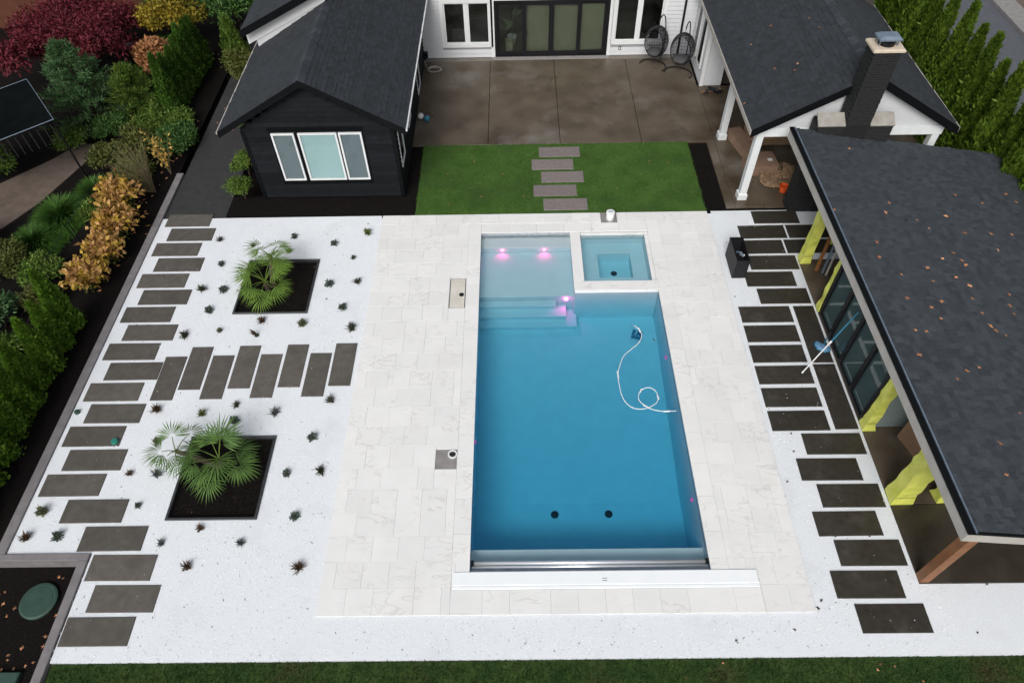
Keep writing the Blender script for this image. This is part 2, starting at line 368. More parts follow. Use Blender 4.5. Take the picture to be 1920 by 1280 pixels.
# loose stones on the gravel (uncountable)
def stones(n=64000):
    P = np.stack([RNG.uniform(-11.56, 9.0, n), RNG.uniform(3.94, 17.42, n), RNG.uniform(-.004, .006, n)], 1); x, y = P[:, 0], P[:, 1]
    keep = ((x < -4.38) | (x > 6.19) | (y < 4.78)) & ~((x < -9.66) & (y < 6.2)) & ~((x > 8.5) & (y > 5.3))
    for a, b, c, d in (PL1, PL2): keep &= ~((x > a-.02) & (x < b+.02) & (y > c-.02) & (y < d+.02))
    P = P[keep]; k = len(P); D = RNG.normal(size=(k, 3)); D[:, 2] = RNG.normal(0, .22, k)
    V, F = leaves(P, D, np.array([[0, 0, 1.]])+RNG.normal(0, .35, (k, 3)), RNG.uniform(.02, .05, k), RNG.uniform(.015, .035, k), .1)
    link('gravel_stones', np_mesh('gravel_stones', V, F, 'gravel_stone'))['kind'] = 'stuff'
stones()
# grass blades (uncountable)
def blades(name, x0, x1, y0, y1, z, n, h, wd, m, skip=()):
    P = np.stack([RNG.uniform(x0, x1, n), RNG.uniform(y0, y1, n), np.full(n, z)], 1)
    for a, b, c, d in skip: P = P[~((P[:,0] > a) & (P[:,0] < b) & (P[:,1] > c) & (P[:,1] < d))]
    k = len(P); D = np.stack([RNG.normal(0, .55, k), RNG.normal(0, .55, k), np.ones(k)], 1)
    V, F = leaves(P, D, rvec(k), RNG.uniform(h*.5, h*1.3, k), wd, .3)
    o = link(name, np_mesh(name, V, F, m)); o['kind'] = 'stuff'; return o
LAWN_ST = [(1.54, 20.84), (1.27, 20.12), (1.58, 19.42), (1.30, 18.70), (1.61, 17.98)]
blades('turf_blades', -3.34, 6.18, 17.55, 21.36, 0, 60000, .045, .014, 'blade', [(x-.74, x+.74, y-.31, y+.31) for x, y in LAWN_ST])
blades('lawn_grass', -9.6, 14, 2.3, 3.91, -.07, 52000, .085, .014, 'blade_dark')

# ---- paving slabs
PAVER = MB().cbox(-.725, .725, -.295, .295, -.04, .022, .012).mesh('paver', 'paver')
PAVER_DARK = MB().cbox(-.725, .725, -.298, .298, -.04, .022, .010).mesh('paver', 'paver_dark')
PAVER_LONG = MB().cbox(-.29, .29, -1.02, 1.02, -.04, .022, .010).mesh('paver', 'paver_dark')
PAVER_GREY = MB().cbox(-.725, .725, -.285, .285, -.04, .035, .010).mesh('paver', 'paver_grey')
def jig(o):
    o.rotation_euler.z += random.uniform(-.006, .006); o.rotation_euler.x = random.uniform(-.003, .003); o.location.z += random.uniform(-.003, .003)
p = sempty('left_walkway')
LW = [-10.69, -10.43, -10.69, -10.42, -10.70, -10.43, -10.71, -10.43, -10.72, -10.44, -10.73, -10.46, -10.74, -10.47, -10.75, -9.97, -9.29, -8.86, -8.57, -8.89]
for i, x in enumerate(LW): jig(link('paver', PAVER, p, (x, 17.46-i*.6805, 0)))
p = sempty('cross_walkway')
for i, x in enumerate((-9.40, -8.76, -8.10, -7.44, -6.78, -6.11, -5.43, -4.77)):
    jig(link('paver', PAVER, p, (x, (11.09 if i % 2 == 0 else 11.41)+i*.011, 0), math.pi/2))
p = sempty('right_walkway')
for x, y in ((8.31,17.21),(7.74,16.52),(9.25,16.52),(7.52,15.84),(9.03,15.84),(7.76,15.15),(7.50,14.46),(7.73,13.77),(7.05,13.07),(7.05,12.36),(7.04,11.65),(7.04,10.94),
             (7.04,10.22),(7.04,9.51),(7.72,8.83),(7.41,8.13),(7.71,7.44),(7.42,6.75),(7.71,6.06),(7.42,5.36),(7.73,4.65)):
    jig(link('paver', PAVER_DARK, p, (x, y, 0)))
for y in (12.35, 10.26): jig(link('paver', PAVER_LONG, p, (8.175, y, 0)))
p = sempty('lawn_stepping_stones')
for x, y in LAWN_ST: jig(link('paver', PAVER_GREY, p, (x, y, 0)))

# ---- concrete patio and porch floors: separate pours with open joints
p = sempty('patio')
for x0, x1 in ((-3.85, -1.01), (-.995, 1.60), (1.615, 4.53), (4.545, 7.14)):
    MB().cbox(x0, x1, 21.35, 27.5, -.2, .01, .008).build('slab', 'concrete', p)
MB().box(-3.7, -.92, 27.12, 27.39, .0, .0145).box(3.92, 7.1, 27.12, 27.39, .0, .0145).build('apron', 'concrete_pale', p)
MB().cbox(6.855, 7.14, 17.72, 21.345, -.2, .008, .008).build('slab', 'concrete', p)
MB().cbox(7.15, 14.5, 17.72, 25.0, -.2, .006, .008).build('slab', 'concrete', p)
p = sempty('pool_house_floor')
MB().cbox(8.54, 15.4, 7.22, 15.26, -.2, .012, .008).build('slab', 'concrete', p)
MB().cbox(8.54, 15.4, 5.37, 7.205, -.2, .014, .008).build('slab', 'concrete_wet', p)

# ---- pool deck of pale stone tiles
X0, X1, Y0, Y1 = -1.16, 4.16, 5.73, 16.66
DX0, DX1, DY0, DY1 = -4.36, 6.17, 4.79, 17.53
HOLES = [(-1.53, 4.53, 5.70, 17.03), (-1.53, 5.135, 5.315, 5.71), (-2.01, -1.531, 13.46, 14.65), (-2.065, -1.531, 8.24, 8.79), (2.70, 3.24, 17.0, 17.6)]
base = MB().sheet([DX0, X0-.02, 2.70, 3.24, X1+.02, DX1], [DY0, Y0-.02, Y1+.02, 17.0, DY1], .005, lambda x, y: not (X0-.02 < x < X1+.02 and Y0-.02 < y < Y1+.02))
deck = struct(base.build('pool_deck', 'grout'))
def sub(r, h):
    a, b, c, d = r; e, f, k, l = h
    if a >= f or b <= e or c >= l or d <= k: return [r]
    out = []
    if a < e: out.append((a, e, c, d))
    if b > f: out.append((f, b, c, d))
    m0, m1 = max(a, e), min(b, f)
    if c < k: out.append((m0, m1, c, k))
    if d > l: out.append((m0, m1, l, d))
    return out
tcache = {}
def tile(x0, x1, y0, y1, name='tile', gap=.0013, z1=.024):
    w_, d_ = round(x1-x0, 3), round(y1-y0, 3)
    if w_ < .05 or d_ < .05: return
    key = (w_, d_, name)
    if key not in tcache: tcache[key] = MB().cbox(-w_/2+gap, w_/2-gap, -d_/2+gap, d_/2-gap, .0, z1, .0025).mesh(name, 'tile')
    o = link(name, tcache[key], deck, ((x0+x1)/2, (y0+y1)/2, random.uniform(.005, .0085)))
row = 0; y = DY0
while y < DY1-.02:
    y2 = min(y+.585, DY1); x = DX0; first = True
    while x < DX1-.02:
        wd = random.choice((.585, .585, .585, .88))
        if first: wd = (.585, .29, .44)[row % 3]; first = False
        x2 = min(x+wd, DX1)
        if DX1-x2 < .15: x2 = DX1
        for e in (-1.53, 4.53):
            if abs(x2-e) < .14: x2 = e
        rs = [(x, x2, y, y2)]
        for h in HOLES: rs = [q for r in rs for q in sub(r, h)]
        for r in rs: tile(*r)
        x = x2
    y = y2; row += 1
def strip(x0, x1, y0, y1, along):
    n = max(1, round((x1-x0 if along == 'x' else y1-y0)/.9)); 
    for i in range(n):
        if along == 'x': tile(x0+(x1-x0)*i/n, x0+(x1-x0)*(i+1)/n, y0, y1, 'coping', .003, .034)
        else: tile(x0, x1, y0+(y1-y0)*i/n, y0+(y1-y0)*(i+1)/n, 'coping', .003, .034)
strip(-1.53, X0+.03, 5.71, 17.03, 'y'); strip(X1-.03, 4.53, 5.71, 17.03, 'y'); strip(X0+.03, X1-.03, Y1-.03, 17.03, 'x'); MB().box(2.71, 3.23, 17.035, 17.55, -.05, .012).build('bare_pad', 'concrete_grey', deck)

# ================================================================ POOL
pool = thing('swimming_pool', 'rectangular blue swimming pool with steps and a square spa', 'pool', (X0, Y0, 0))
def pl(mb, name, m, parent=pool, smooth=False):
    o = mb.build(name, m, parent, smooth=smooth)
    if parent is pool: o.location = (-X0, -Y0, 0)
    return o
zt = .006
wl = MB(); T = .14
wl.box(X0-T, X0, Y0-T, Y1+T, -2.3, zt); wl.box(X1, X1+T, Y0-T, Y1+T, -2.3, zt)
wl.box(X0, X1, Y1, Y1+T, -2.3, zt); wl.box(X0, X1, Y0-T, Y0, -2.3, zt)
wl.add([(X0,Y0,-1.8),(X1,Y0,-1.8),(X1,8.2,-1.8),(X0,8.2,-1.8),(X1,13.4,-1.24),(X0,13.4,-1.24),(X1,Y1,-1.24),(X0,Y1,-1.24)], [(0,1,2,3),(3,2,4,5),(5,4,6,7)])
pl(wl, 'basin', 'plaster')
pl(MB().box(X0, X1, Y1-.012, Y1, -.2, -.0).box(X0, X0+.01, Y0, Y1-.013, -.2, 0).box(X1-.01, X1, Y0, Y1-.013, -.2, 0), 'waterline_tile', 'waterline')
pl(MB().cbox(X0, 1.70, 16.20, Y1-.013, -1.5, -.22, .015), 'ledge', 'plaster')
pl(MB().box(X0, 1.69, 14.33, 16.199, -1.5, -.461), 'riser', 'plaster'); pl(MB().cbox(X0, 1.69, 14.28, 16.19, -.46, -.42, .012), 'sun_shelf', 'plaster')
for xr, yf, z in ((1.16, 14.07, -.62), (1.46, 13.82, -.82), (1.78, 13.59, -1.02)):
    pl(MB().box(X0, xr-.05, yf+.05, 14.30, -1.5, z-.041), 'riser', 'plaster'); pl(MB().cbox(X0, xr, yf, 14.30, z-.04, z, .012), 'step', 'plaster')
pl(MB().cbox(X0, X1, Y0, 6.40, -2.2, -.42, .015), 'bench', 'plaster')
spa = pl(MB().box(1.69, 1.98, 14.1, Y1-.013, -1.5, .0).box(1.981, 4.03, 14.1, 14.46, -1.5, .0).box(4.031, X1-.011, 14.1, Y1-.013, -1.5, -.045)
         .box(1.981, 4.03, 14.461, 15.10, -1.5, -.5).box(1.981, 4.03, 16.16, Y1-.014, -1.5, -.5)
         .box(1.981, 2.54, 15.101, 16.159, -1.5, -.5).box(3.58, 4.03, 15.101, 16.159, -1.5, -.5).box(2.541, 3.579, 15.102, 16.158, -1.5, -.86), 'spa', 'plaster')
pl(MB().cbox(1.67, 1.99, 14.465, Y1-.02, .001, .03, .006).cbox(1.67, X1-.02, 14.08, 14.462, .001, .03, .006), 'rim', 'tile', spa)
pl(MB().box(4.02, X1-.012, 14.47, Y1-.02, -.044, -.03).box(1.995, 4.015, 16.56, Y1-.02, -.2, -.03), 'overflow_edge', 'tile', spa)
pl(MB().lathe([(.10, -.858), (.10, -.84), (.07, -.83)], (3.06, 15.62, 0), 20), 'drain', 'drain', spa)
for x in (.88, 2.27): pl(MB().lathe([(.10, -1.8), (.10, -1.77), (.07, -1.76)], (x, 7.88, 0), 20), 'drain', 'drain')
def led(name, x, y, z, nrm, m, r=.035, watt=0):
    n = Vector(nrm); o = pl(MB().tube([Vector((x, y, z)), Vector((x, y, z))+n*.03], r, 12), name, m)
    if watt:
        l = bpy.data.lights.new('pool_lamp', 'SPOT'); l.energy = watt; l.color = (1, .03, .22); l.shadow_soft_size = .03; l.spot_size = R(150); l.spot_blend = .6
        lo = bpy.data.objects.new('pool_lamp', l); col.objects.link(lo); lo.parent = o; lo.location = (x+n.x*.05, y+n.y*.05, z+.01)
        lo.rotation_euler = (-(n+Vector((0, 0, -.5)))).to_track_quat('Z', 'Y').to_euler()
        lo.rotation_euler = (-(n+Vector((0, 0, -.5))).normalized()).to_track_quat('Z', 'Y').to_euler()
    return o
led('pool_light', -.47, 16.19, -.30, (0, -1, 0), 'magenta_led', .035, 4.5)
led('pool_light', .86, 16.19, -.30, (0, -1, 0), 'magenta_led', .035, 4.5)
led('pool_light', 1.46, 14.27, -.52, (0, -1, 0), 'magenta_led', .07, 9.0)
led('pool_light', X1-.012, 12.0, -.55, (-1, 0, 0), 'magenta_dim', .05)
led('pool_light', X1-.012, 7.65, -.55, (-1, 0, 0), 'magenta_dim', .05)
led('pool_light', X0+.012, 9.3, -.5, (1, 0, 0), 'magenta_dim', .05)
# water: closed volumes that reach a little into the walls round them
WZ = -.10
struct(MB().prism([(X0-.03, Y0-.03), (X1+.03, Y0-.03), (X1+.03, 14.2), (1.8, 14.2), (1.8, Y1+.03), (X0-.03, Y1+.03)], -2.2, WZ).build('water', 'water'))
struct(MB().box(1.9, 4.08, 14.4, Y1+.03, -1.2, -.075).build('spa_water', 'water'))

# cover lid and roller at the near end
lid = thing('cover_box', 'long white pool cover box along the near end of the pool', 'cover box', (1.8, 5.5, 0))
MB().cbox(-3.30, 3.31, -.10, .205, -.02, .055, .012).build('top_panel', 'lid_white', lid)
MB().cbox(-3.30, 3.31, -.178, -.104, -.02, .045, .01).build('front_panel', 'lid_white', lid)
MB().box(-.05, .05, -.02, -.01, .05, .058).box(-.05, .05, .03, .04, .05, .058).build('vent_slot', 'edging', lid)
rb = thing('pool_cover_bar', 'polished steel leading bar of the pool cover, lying at the near end of the water', 'pool cover', (1.5, 5.93, -.05))
MB().tube([(-2.58, 0, 0), (2.6, 0, 0)], .045, 14).build('tube', 'steel', rb, smooth=True)
MB().tube([(-2.58, -.085, -.02), (2.6, -.085, -.02)], .032, 12).build('guide_tube', 'steel', rb, smooth=True)
MB().box(-2.60, 2.62, -.19, -.13, -.05, .0).build('cover_fabric', 'galvanised', rb)
for x in (-2.6, 2.58): MB().box(x-.02, x+.05, -.05, .05, -.05, .05).build('end_bracket', 'black_metal', rb)

# skimmer lid, open pipe box and white canister
sk = thing('skimmer_lid', 'marbled skimmer access panel with a black finger hole beside the pool coping', 'access panel', (-1.77, 14.055, 0))
MB().cbox(-.215, .215, -.57, .57, .0, .02, .004).build('panel', 'lid_stone', sk); MB().box(-.237, .237, -.592, .592, -.004, .0085).build('frame', 'edging', sk)
MB().lathe([(.075, .020), (.075, .026), (.05, .027)], (.12, -.07, 0), 18).build('finger_hole', 'black_plastic', sk)
pbx = thing('pipe_box', 'unfinished grey square in the paving with an open white pipe, left of the pool', 'pipe box', (-1.80, 8.515, 0))
MB().box(-.262, .262, -.27, .27, -.01, .012).build('concrete_pad', 'concrete_grey', pbx)
pp = MB(); 
for k in range(20):
    a0, a1 = 2*math.pi*k/20, 2*math.pi*(k+1)/20
    c0, s0, c1, s1 = math.cos(a0), math.sin(a0), math.cos(a1), math.sin(a1); r0, r1 = .085, .115
    pp.add([(r0*c0,r0*s0,.05),(r1*c0,r1*s0,.05),(r1*c1,r1*s1,.05),(r0*c1,r0*s1,.05),(r1*c0,r1*s0,.0),(r1*c1,r1*s1,.0),(r0*c0,r0*s0,.014),(r0*c1,r0*s1,.014)], [(0,1,2,3),(1,4,5,2),(0,3,7,6)])
pp.build('pipe', 'white_plastic', pbx, (.15, .13, 0)); MB().lathe([(.084, .012), (.084, .016)], (.15, .13, 0), 18).build('pipe_mouth', 'ink', pbx)
cn = thing('filter_canister', 'white plastic canister standing in a notch of the paving behind the spa', 'canister', (3.0, 17.22, 0))
MB().lathe([(.11, .0), (.13, .02), (.13, .26), (.12, .28)], (0, 0, 0), 20).build('body', 'white_plastic', cn, smooth=True)
lidc = MB().lathe([(.14, .28), (.14, .31), (.12, .325)], (0, 0, 0), 20).build('lid', 'white_plastic', cn)
MB().box(-.07, .07, -.012, .012, .325, .345).build('handle', 'galvanised', lidc)

# retaining wall
rw = thing('retaining_wall', 'low grey concrete retaining wall along the left edge of the white gravel', 'wall', (-11.7, 6.1, 0))
def rwb(*b): MB().cbox(*b, .01).build('wall_section', 'cast_wall', rw).location = (11.7, -6.1, 0)
ry = 6.225
for L in (2.9, 2.9, 2.9, 2.9, 2.1): rwb(-11.82, -11.59, ry, ry+L-.008, -.4, .05); ry += L
rwb(-13.9, -9.66, 6.06, 6.219, -.6, .05); rwb(-9.86, -9.66, -6, 6.055, -.6, .05)
el = tag(MB().lathe([(.38, -.34), (.40, -.32), (.40, -.27), (.36, -.255)], (0, 0, 0), 28).build('utility_lid', 'green_lid', None, (-10.6, 5.28, 0)), 'round dark green utility lid in the sunken bed at the lower left', 'lid')
MB().lathe([(.30, -.254), (.30, -.249), (.28, -.247)], (0, 0, 0), 24).build('ring', 'green_lid', el); MB().box(-.10, .10, -.02, .02, -.25, -.238).build('handle', 'green_lid', el)
tag(MB().cbox(-.42, .42, -.3, .3, -.34, -.22, .02).build('green_utility_box', 'green_lid', None, (-10.75, 3.52, 0)), 'dark green rectangular utility box at the bottom left corner', 'utility box')

# planting frames
def planter(name, r, label):
    a, b, c, d = r; t = thing(name, label, 'planter', ((a+b)/2, (c+d)/2, 0)); w2, d2 = (b-a)/2, (d-c)/2
    MB().box(-w2, w2, -d2, d2, -.3, -.06).build('soil', 'mulch', t)
    for bx in ((-w2-.015, w2+.015, -d2-.015, -d2+.045), (-w2-.015, w2+.015, d2-.045, d2+.015), (-w2-.015, -w2+.045, -d2+.046, d2-.046), (w2-.045, w2+.015, -d2+.046, d2-.046)):
        MB().cbox(bx[0], bx[1], bx[2], bx[3], -.2, .045, .006).build('edging', 'edging', t)
    n = 900; P = np.stack([RNG.uniform(-w2+.06, w2-.06, n), RNG.uniform(-d2+.06, d2-.06, n), np.full(n, -.055)], 1)
    D = RNG.normal(size=(n, 3)); D[:, 2] = np.abs(D[:, 2])*.25
    V, F = leaves(P, D, rvec(n), RNG.uniform(.03, .07, n), .02, 0); o = link('bark_chips', np_mesh('bark_chips', V, F, 'mulch'), t); o['kind'] = 'stuff'
planter('palm_planter', PL1, 'square dark-edged planting bed under the palm nearer the house')
planter('palm_planter', PL2, 'square dark-edged planting bed under the palm nearer the camera')

# ================================================================ BUILDINGS
def siding(parent, plane, c, s0, s1, z0, z1, openings, m, out, exposure=.165, lim=None, name='siding_board'):
    z = z0
    while z < z1-.03:
        zb = min(z+exposure, z1); a, b = s0, s1
        if lim:
            l = lim(zb)
            if l is None: break
            a, b = max(a, l[0]), min(b, l[1])
        segs = [(a, b)]
        for o0, o1, p0, p1 in openings:
            if zb > p0+.01 and z < p1-.01:
                segs = [q for sg in segs for q in ((sg[0], min(sg[1], o0)), (max(sg[0], o1), sg[1])) if q[1]-q[0] > .03]
        for a_, b_ in segs:
            mb = MB(); lo, hi = (.045 if m == 'black_siding' else .032)*out, .006*out
            zc = zb-.014  # gap bares the darker core, standing in for shadow under the lap
            pts = [(a_, lo, z), (b_, lo, z), (b_, hi, zc), (a_, hi, zc), (a_, 0, z), (b_, 0, z), (b_, 0, zc), (a_, 0, zc)]
            if plane == 'y': v = [(s, c+o, zz) for s, o, zz in pts]
            else: v = [(c+o, s, zz) for s, o, zz in pts]
            mb.add(v, [(0,1,2,3), (7,6,5,4), (0,4,5,1), (3,2,6,7), (0,3,7,4), (1,5,6,2)]); mb.build(name, m, parent)
        z = zb
def wall_with(parent, name, m, plane, c0, c1, s0, s1, z0, z1, openings):
    mb = MB(); cuts = sorted(openings); s = s0
    def bx(a, b, p, q):
        if b-a < 1e-3 or q-p < 1e-3: return
        mb.box(a, b, c0, c1, p, q) if plane == 'y' else mb.box(c0, c1, a, b, p, q)
    for o0, o1, p0, p1 in cuts:
        bx(s, o0, z0, z1); bx(o0, o1, z0, p0); bx(o0, o1, p1, z1); s = o1
    bx(s, s1, z0, z1); return mb.build(name, m, parent)
def window(parent, plane, c, out, s0, s1, z0, z1, fw, fm, gm, back=None, backm=None, deep=.03, name='window'):
    """frame standing proud of the wall, a pane set into it"""
    def bx(mb, a, b, d0, d1, p, q):
        lo, hi = sorted((c+out*d0, c+out*d1))
        mb.box(a, b, lo, hi, p, q) if plane == 'y' else mb.box(lo, hi, a, b, p, q)
    f = MB(); d = .055
    bx(f, s0, s1, -.02, d, z0, z0+fw); bx(f, s0, s1, -.02, d, z1-fw, z1); bx(f, s0, s0+fw, -.02, d, z0+fw+.0005, z1-fw-.0005); bx(f, s1-fw, s1, -.02, d, z0+fw+.0005, z1-fw-.0005)
    fo = f.build(name, fm, parent)
    p = MB(); bx(p, s0+fw, s1-fw, deep, deep+.008, z0+fw, z1-fw); p.build('pane', gm, fo)
    if backm:
        b = MB(); bx(b, s0+fw*.6, s1-fw*.6, back, back+.006, z0+fw*.6, z1-fw*.6); b.build('pane_back', backm, fo)  # panel added behind the pane to carry the tone of its reflection
    return fo
def tabs(lu, lv, ex, ws):
    out = []; j = 0; v = 0
    while v < lv-.02:
        u = -random.uniform(0, ws[-1])
        while u < lu:
            w_ = random.choice(ws); a, b = max(u, 0), min(u+w_, lu)
            if b-a > .02: out.append((a, b, v, min(v+ex+.02, lv), random.choice((.006, .012, .02))))
            u += w_
        v += ex; j += 1
    return out
def wedge(mb, O, U, V, N, a, b, v0, v1, t):
    q = [O+U*a+V*v0, O+U*b+V*v0, O+U*a+V*v0+N*t, O+U*b+V*v0+N*t, O+U*a+V*v1+N*.002, O+U*b+V*v1+N*.002]
    mb.add(q, [(2,3,5,4), (0,1,3,2), (0,2,4), (1,5,3)])
def shingle_slope(parent, O, U, V, lu, lv, ex=.14, ws=(.14, .2, .28), m='shingle_far'):
    O, U, V = Vector(O), Vector(U).normalized(), Vector(V).normalized(); N = U.cross(V).normalized()
    if N.z < 0: N = -N
    mb = MB()
    for a, b, v0, v1, t in tabs(lu, lv, ex, ws): wedge(mb, O, U, V, N, a, b, v0, v1, t)
    o = mb.build('shingles', m, parent); o['kind'] = 'stuff'; return o
def local(root, o):
    o.location = Vector(o.location)-root.location; return o
def shift_children(root):
    for ch in root.children: ch.location = Vector(ch.location)-Vector(root.location)

# ---------------------------------------------------------------- dark garden wing (left)
W = thing('dark_garden_wing', 'black clapboard gabled wing with a charcoal shingle roof and three white windows', 'building', (-6.1, 18.55, 0))
wx0, wx1, wy, wyb = -8.44, -3.76, 18.55, 27.3; ze, zr, xr = 2.76, 4.40, -6.19; exl, exr = -9.05, -3.33
sl = (zr-ze)/(xr-exl); sr = (zr-ze)/(exr-xr)
MB().box(wx0, wx1, wy+.02, wyb, -.1, 2.62).add([(wx0,wy+.02,2.62),(wx1,wy+.02,2.62),(xr,wy+.02,zr-.22),(wx0,wyb,2.62),(wx1,wyb,2.62),(xr,wyb,zr-.22)], [(0,1,2),(5,4,3),(1,4,5,2),(0,2,5,3)]).build('wall', 'black_trim', W)
gl = lambda z: None if z > zr-.36 else (xr-(zr-.3-z)/sl, xr+(zr-.3-z)/sr)
WIN = [(-7.55, -6.84), (-6.72, -5.52), (-5.47, -4.75)]
siding(W, 'y', wy+.02, wx0, wx1, .05, 4.3, [(-7.62, -4.68, .68, 2.60)], 'black_siding', -1, .168, gl)
MB().box(-7.62, -4.68, wy-.012, wy+.019, .68, 2.60).build('window_surround', 'black_trim', W)
for i, (a, b) in enumerate(WIN): window(W, 'y', wy-.012, -1, a, b, .76, 2.52, .055, 'white_trim', 'glass', .004, 'pale_pane_back' if i == 1 else 'grey_pane_back')
siding(W, 'x', wx1, wy+.03, wyb, .05, 2.6, [(18.9, 19.75, .9, 2.3), (21.1, 21.9, .9, 2.3), (24.3, 25.2, .2, 2.3)], 'black_siding', 1, .168)
for a, b, p, q in ((18.9, 19.75, .9, 2.3), (21.1, 21.9, .9, 2.3), (24.3, 25.2, .2, 2.3)): window(W, 'x', wx1, 1, a, b, p, q, .07, 'white_trim', 'glass', .004, 'grey_pane_back')
siding(W, 'x', wx0, wy+.03, wyb, .05, 2.6, [], 'black_siding', -1, .168)
for x0, x1, o in ((wx0-.03, wx0+.09, -1), (wx1-.09, wx1+.03, 1)): MB().box(x0, x1, wy-.025, wy+.10, 0, 2.6).build('corner_board', 'black_trim', W)
yf, yb = 18.28, 27.42
rf = MB()
rf.add([(exl,yf,ze-.012),(xr,yf,zr-.012),(exr,yf,ze-.012),(exl,yb,ze-.012),(xr,yb,zr-.012),(exr,yb,ze-.012),
        (exl,yf,ze-.16),(xr,yf,zr-.16),(exr,yf,ze-.16),(exl,yb,ze-.16),(xr,yb,zr-.16),(exr,yb,ze-.16)],
       [(0,1,4,3),(1,2,5,4),(6,9,10,7),(7,10,11,8),(0,6,7,1),(1,7,8,2),(3,4,10,9),(4,5,11,10),(0,3,9,6),(2,8,11,5)])
roof = rf.build('roof', 'roof_deck', W)
lv1 = math.hypot(xr-exl, zr-ze); lv2 = math.hypot(exr-xr, zr-ze)
shingle_slope(roof, (exl, yf, ze), (0, 1, 0), (xr-exl, 0, zr-ze), yb-yf, lv1, .14)
shingle_slope(roof, (exr, yf, ze), (0, 1, 0), (xr-exr, 0, zr-ze), yb-yf, lv2, .14)
yy = yf
while yy < yb-.1:                                                     # ridge caps, each lapped over the next
    MB().add([(xr-.17,yy,zr-.17*sl+.03),(xr,yy,zr+.035),(xr+.17,yy,zr-.17*sr+.03),(xr-.17,yy+.26,zr-.17*sl+.012),(xr,yy+.26,zr+.017),(xr+.17,yy+.26,zr-.17*sr+.012),
              (xr-.17,yy,zr-.17*sl),(xr,yy,zr),(xr+.17,yy,zr-.17*sr)], [(0,1,4,3),(1,2,5,4),(0,6,7,1),(1,7,8,2)]).build('ridge_cap', 'shingle_obj', roof); yy += .235
for xa, s_ in ((exl, 1), (exr, -1)):                                  # barge boards on the gable and gutters along the eaves
    za, zb = ze, zr
    MB().slab([(xa, yf-.03, za-.20), (xr, yf-.03, zb-.20), (xr, yf-.03, zb+.012), (xa, yf-.03, za+.012)][::(1 if s_ > 0 else -1)], .028).build('barge_board', 'black_trim', W)
    MB().box(min(xa, xa-s_*.05), max(xa, xa-s_*.05), yf, yb, ze-.075, ze-.012).build('gutter', 'white_trim' if s_ < 0 else 'fascia', W)
MB().tube([(-5.45, 24.5, 3.85), (-5.45, 24.5, 4.35)], .05, 12).tube([(-5.45, 24.5, 4.33), (-5.45, 24.3, 4.33)], .06, 10).build('vent_pipe', 'galvanised', roof)
MB().tube([(wx0-.04, wy+.16, 2.6), (wx0-.04, wy+.16, .1)], .035, 8).build('downpipe', 'black_metal', W)
shift_children(W)

# ---------------------------------------------------------------- white main house
Hh = thing('white_house', 'white clapboard house behind the patio with wide black sliding doors', 'house', (1.8, 27.43, 0))
OPN = [(-2.80, -1.00, .60, 2.26), (-.80, 3.79, .0, 2.34), (4.05, 5.90, .62, 2.40)]
wall_with(Hh, 'wall', 'wall_core', 'y', 27.43, 27.62, -3.76, 7.25, -.1, 3.2, OPN)
siding(Hh, 'y', 27.43, -3.75, 7.23, .03, 3.1, [(a-.14, b+.14, max(p-.14, 0), q+.2) for a, b, p, q in OPN], 'white_siding', -1, .165)
def trim(a, b, p, q, t=.14, sill=True):
    mb = MB()
    mb.box(a-t, a, 27.395, 27.425, p-(t if sill else 0), q+.19); mb.box(b, b+t, 27.395, 27.425, p-(t if sill else 0), q+.19); mb.box(a, b, 27.393, 27.424, q, q+.19)
    if sill: mb.box(a, b, 27.385, 27.424, p-t, p)
    mb.build('window_trim', 'white_trim', Hh)
for i, (a, b, p, q) in enumerate(OPN): trim(a, b, p, q, sill=(i != 1))
for a, b, p, q in ((-2.80, -1.00, .60, 2.26), (4.05, 5.90, .62, 2.40)):
    mid = (a+b)/2
    window(Hh, 'y', 27.50, -1, a+.003, mid-.055, p, q, .05, 'white_trim', 'glass_dark')
    window(Hh, 'y', 27.50, -1, mid+.055, b-.003, p, q, .05, 'white_trim', 'glass_dark'); MB().box(mid-.0545, mid+.0545, 27.43, 27.55, p, q).build('mullion', 'white_trim', Hh)
# sliding doors: four leaves in a black frame
d = MB(); d.box(-.80, -.70, 27.41, 27.58, .0, 2.34).box(3.69, 3.79, 27.41, 27.58, .0, 2.34).box(-.699, 3.689, 27.41, 27.58, 2.24, 2.34).box(-.699, 3.689, 27.41, 27.58, 0, .05)
dr = d.build('sliding_door', 'black_metal', Hh)
for i, (a, b) in enumerate(((-.695, .42), (.385, 1.485), (1.49, 2.62), (2.585, 3.685))):
    y0 = 27.50 if i in (0, 3) else 27.43; t = .10
    MB().box(a, a+t, y0, y0+.05, .055, 2.235).box(b-t, b, y0, y0+.05, .055, 2.235).box(a+t, b-t, y0, y0+.05, 2.12, 2.235).box(a+t, b-t, y0, y0+.05, .055, .20).build('door_leaf', 'black_metal', dr)
    MB().box(a+t, b-t, y0+.02, y0+.028, .20, 2.12).build('door_pane', 'glass_dark', dr)
MB().box(.47, .50, 27.40, 27.43, .9, 1.12).build('handle', 'black_metal', dr)
for a, b in ((.45, 1.45), (1.55, 2.55), (2.65, 3.65)): MB().box(a, b, 27.70, 27.705, .1, 2.2).build('roller_shade', 'shade_cloth', dr)
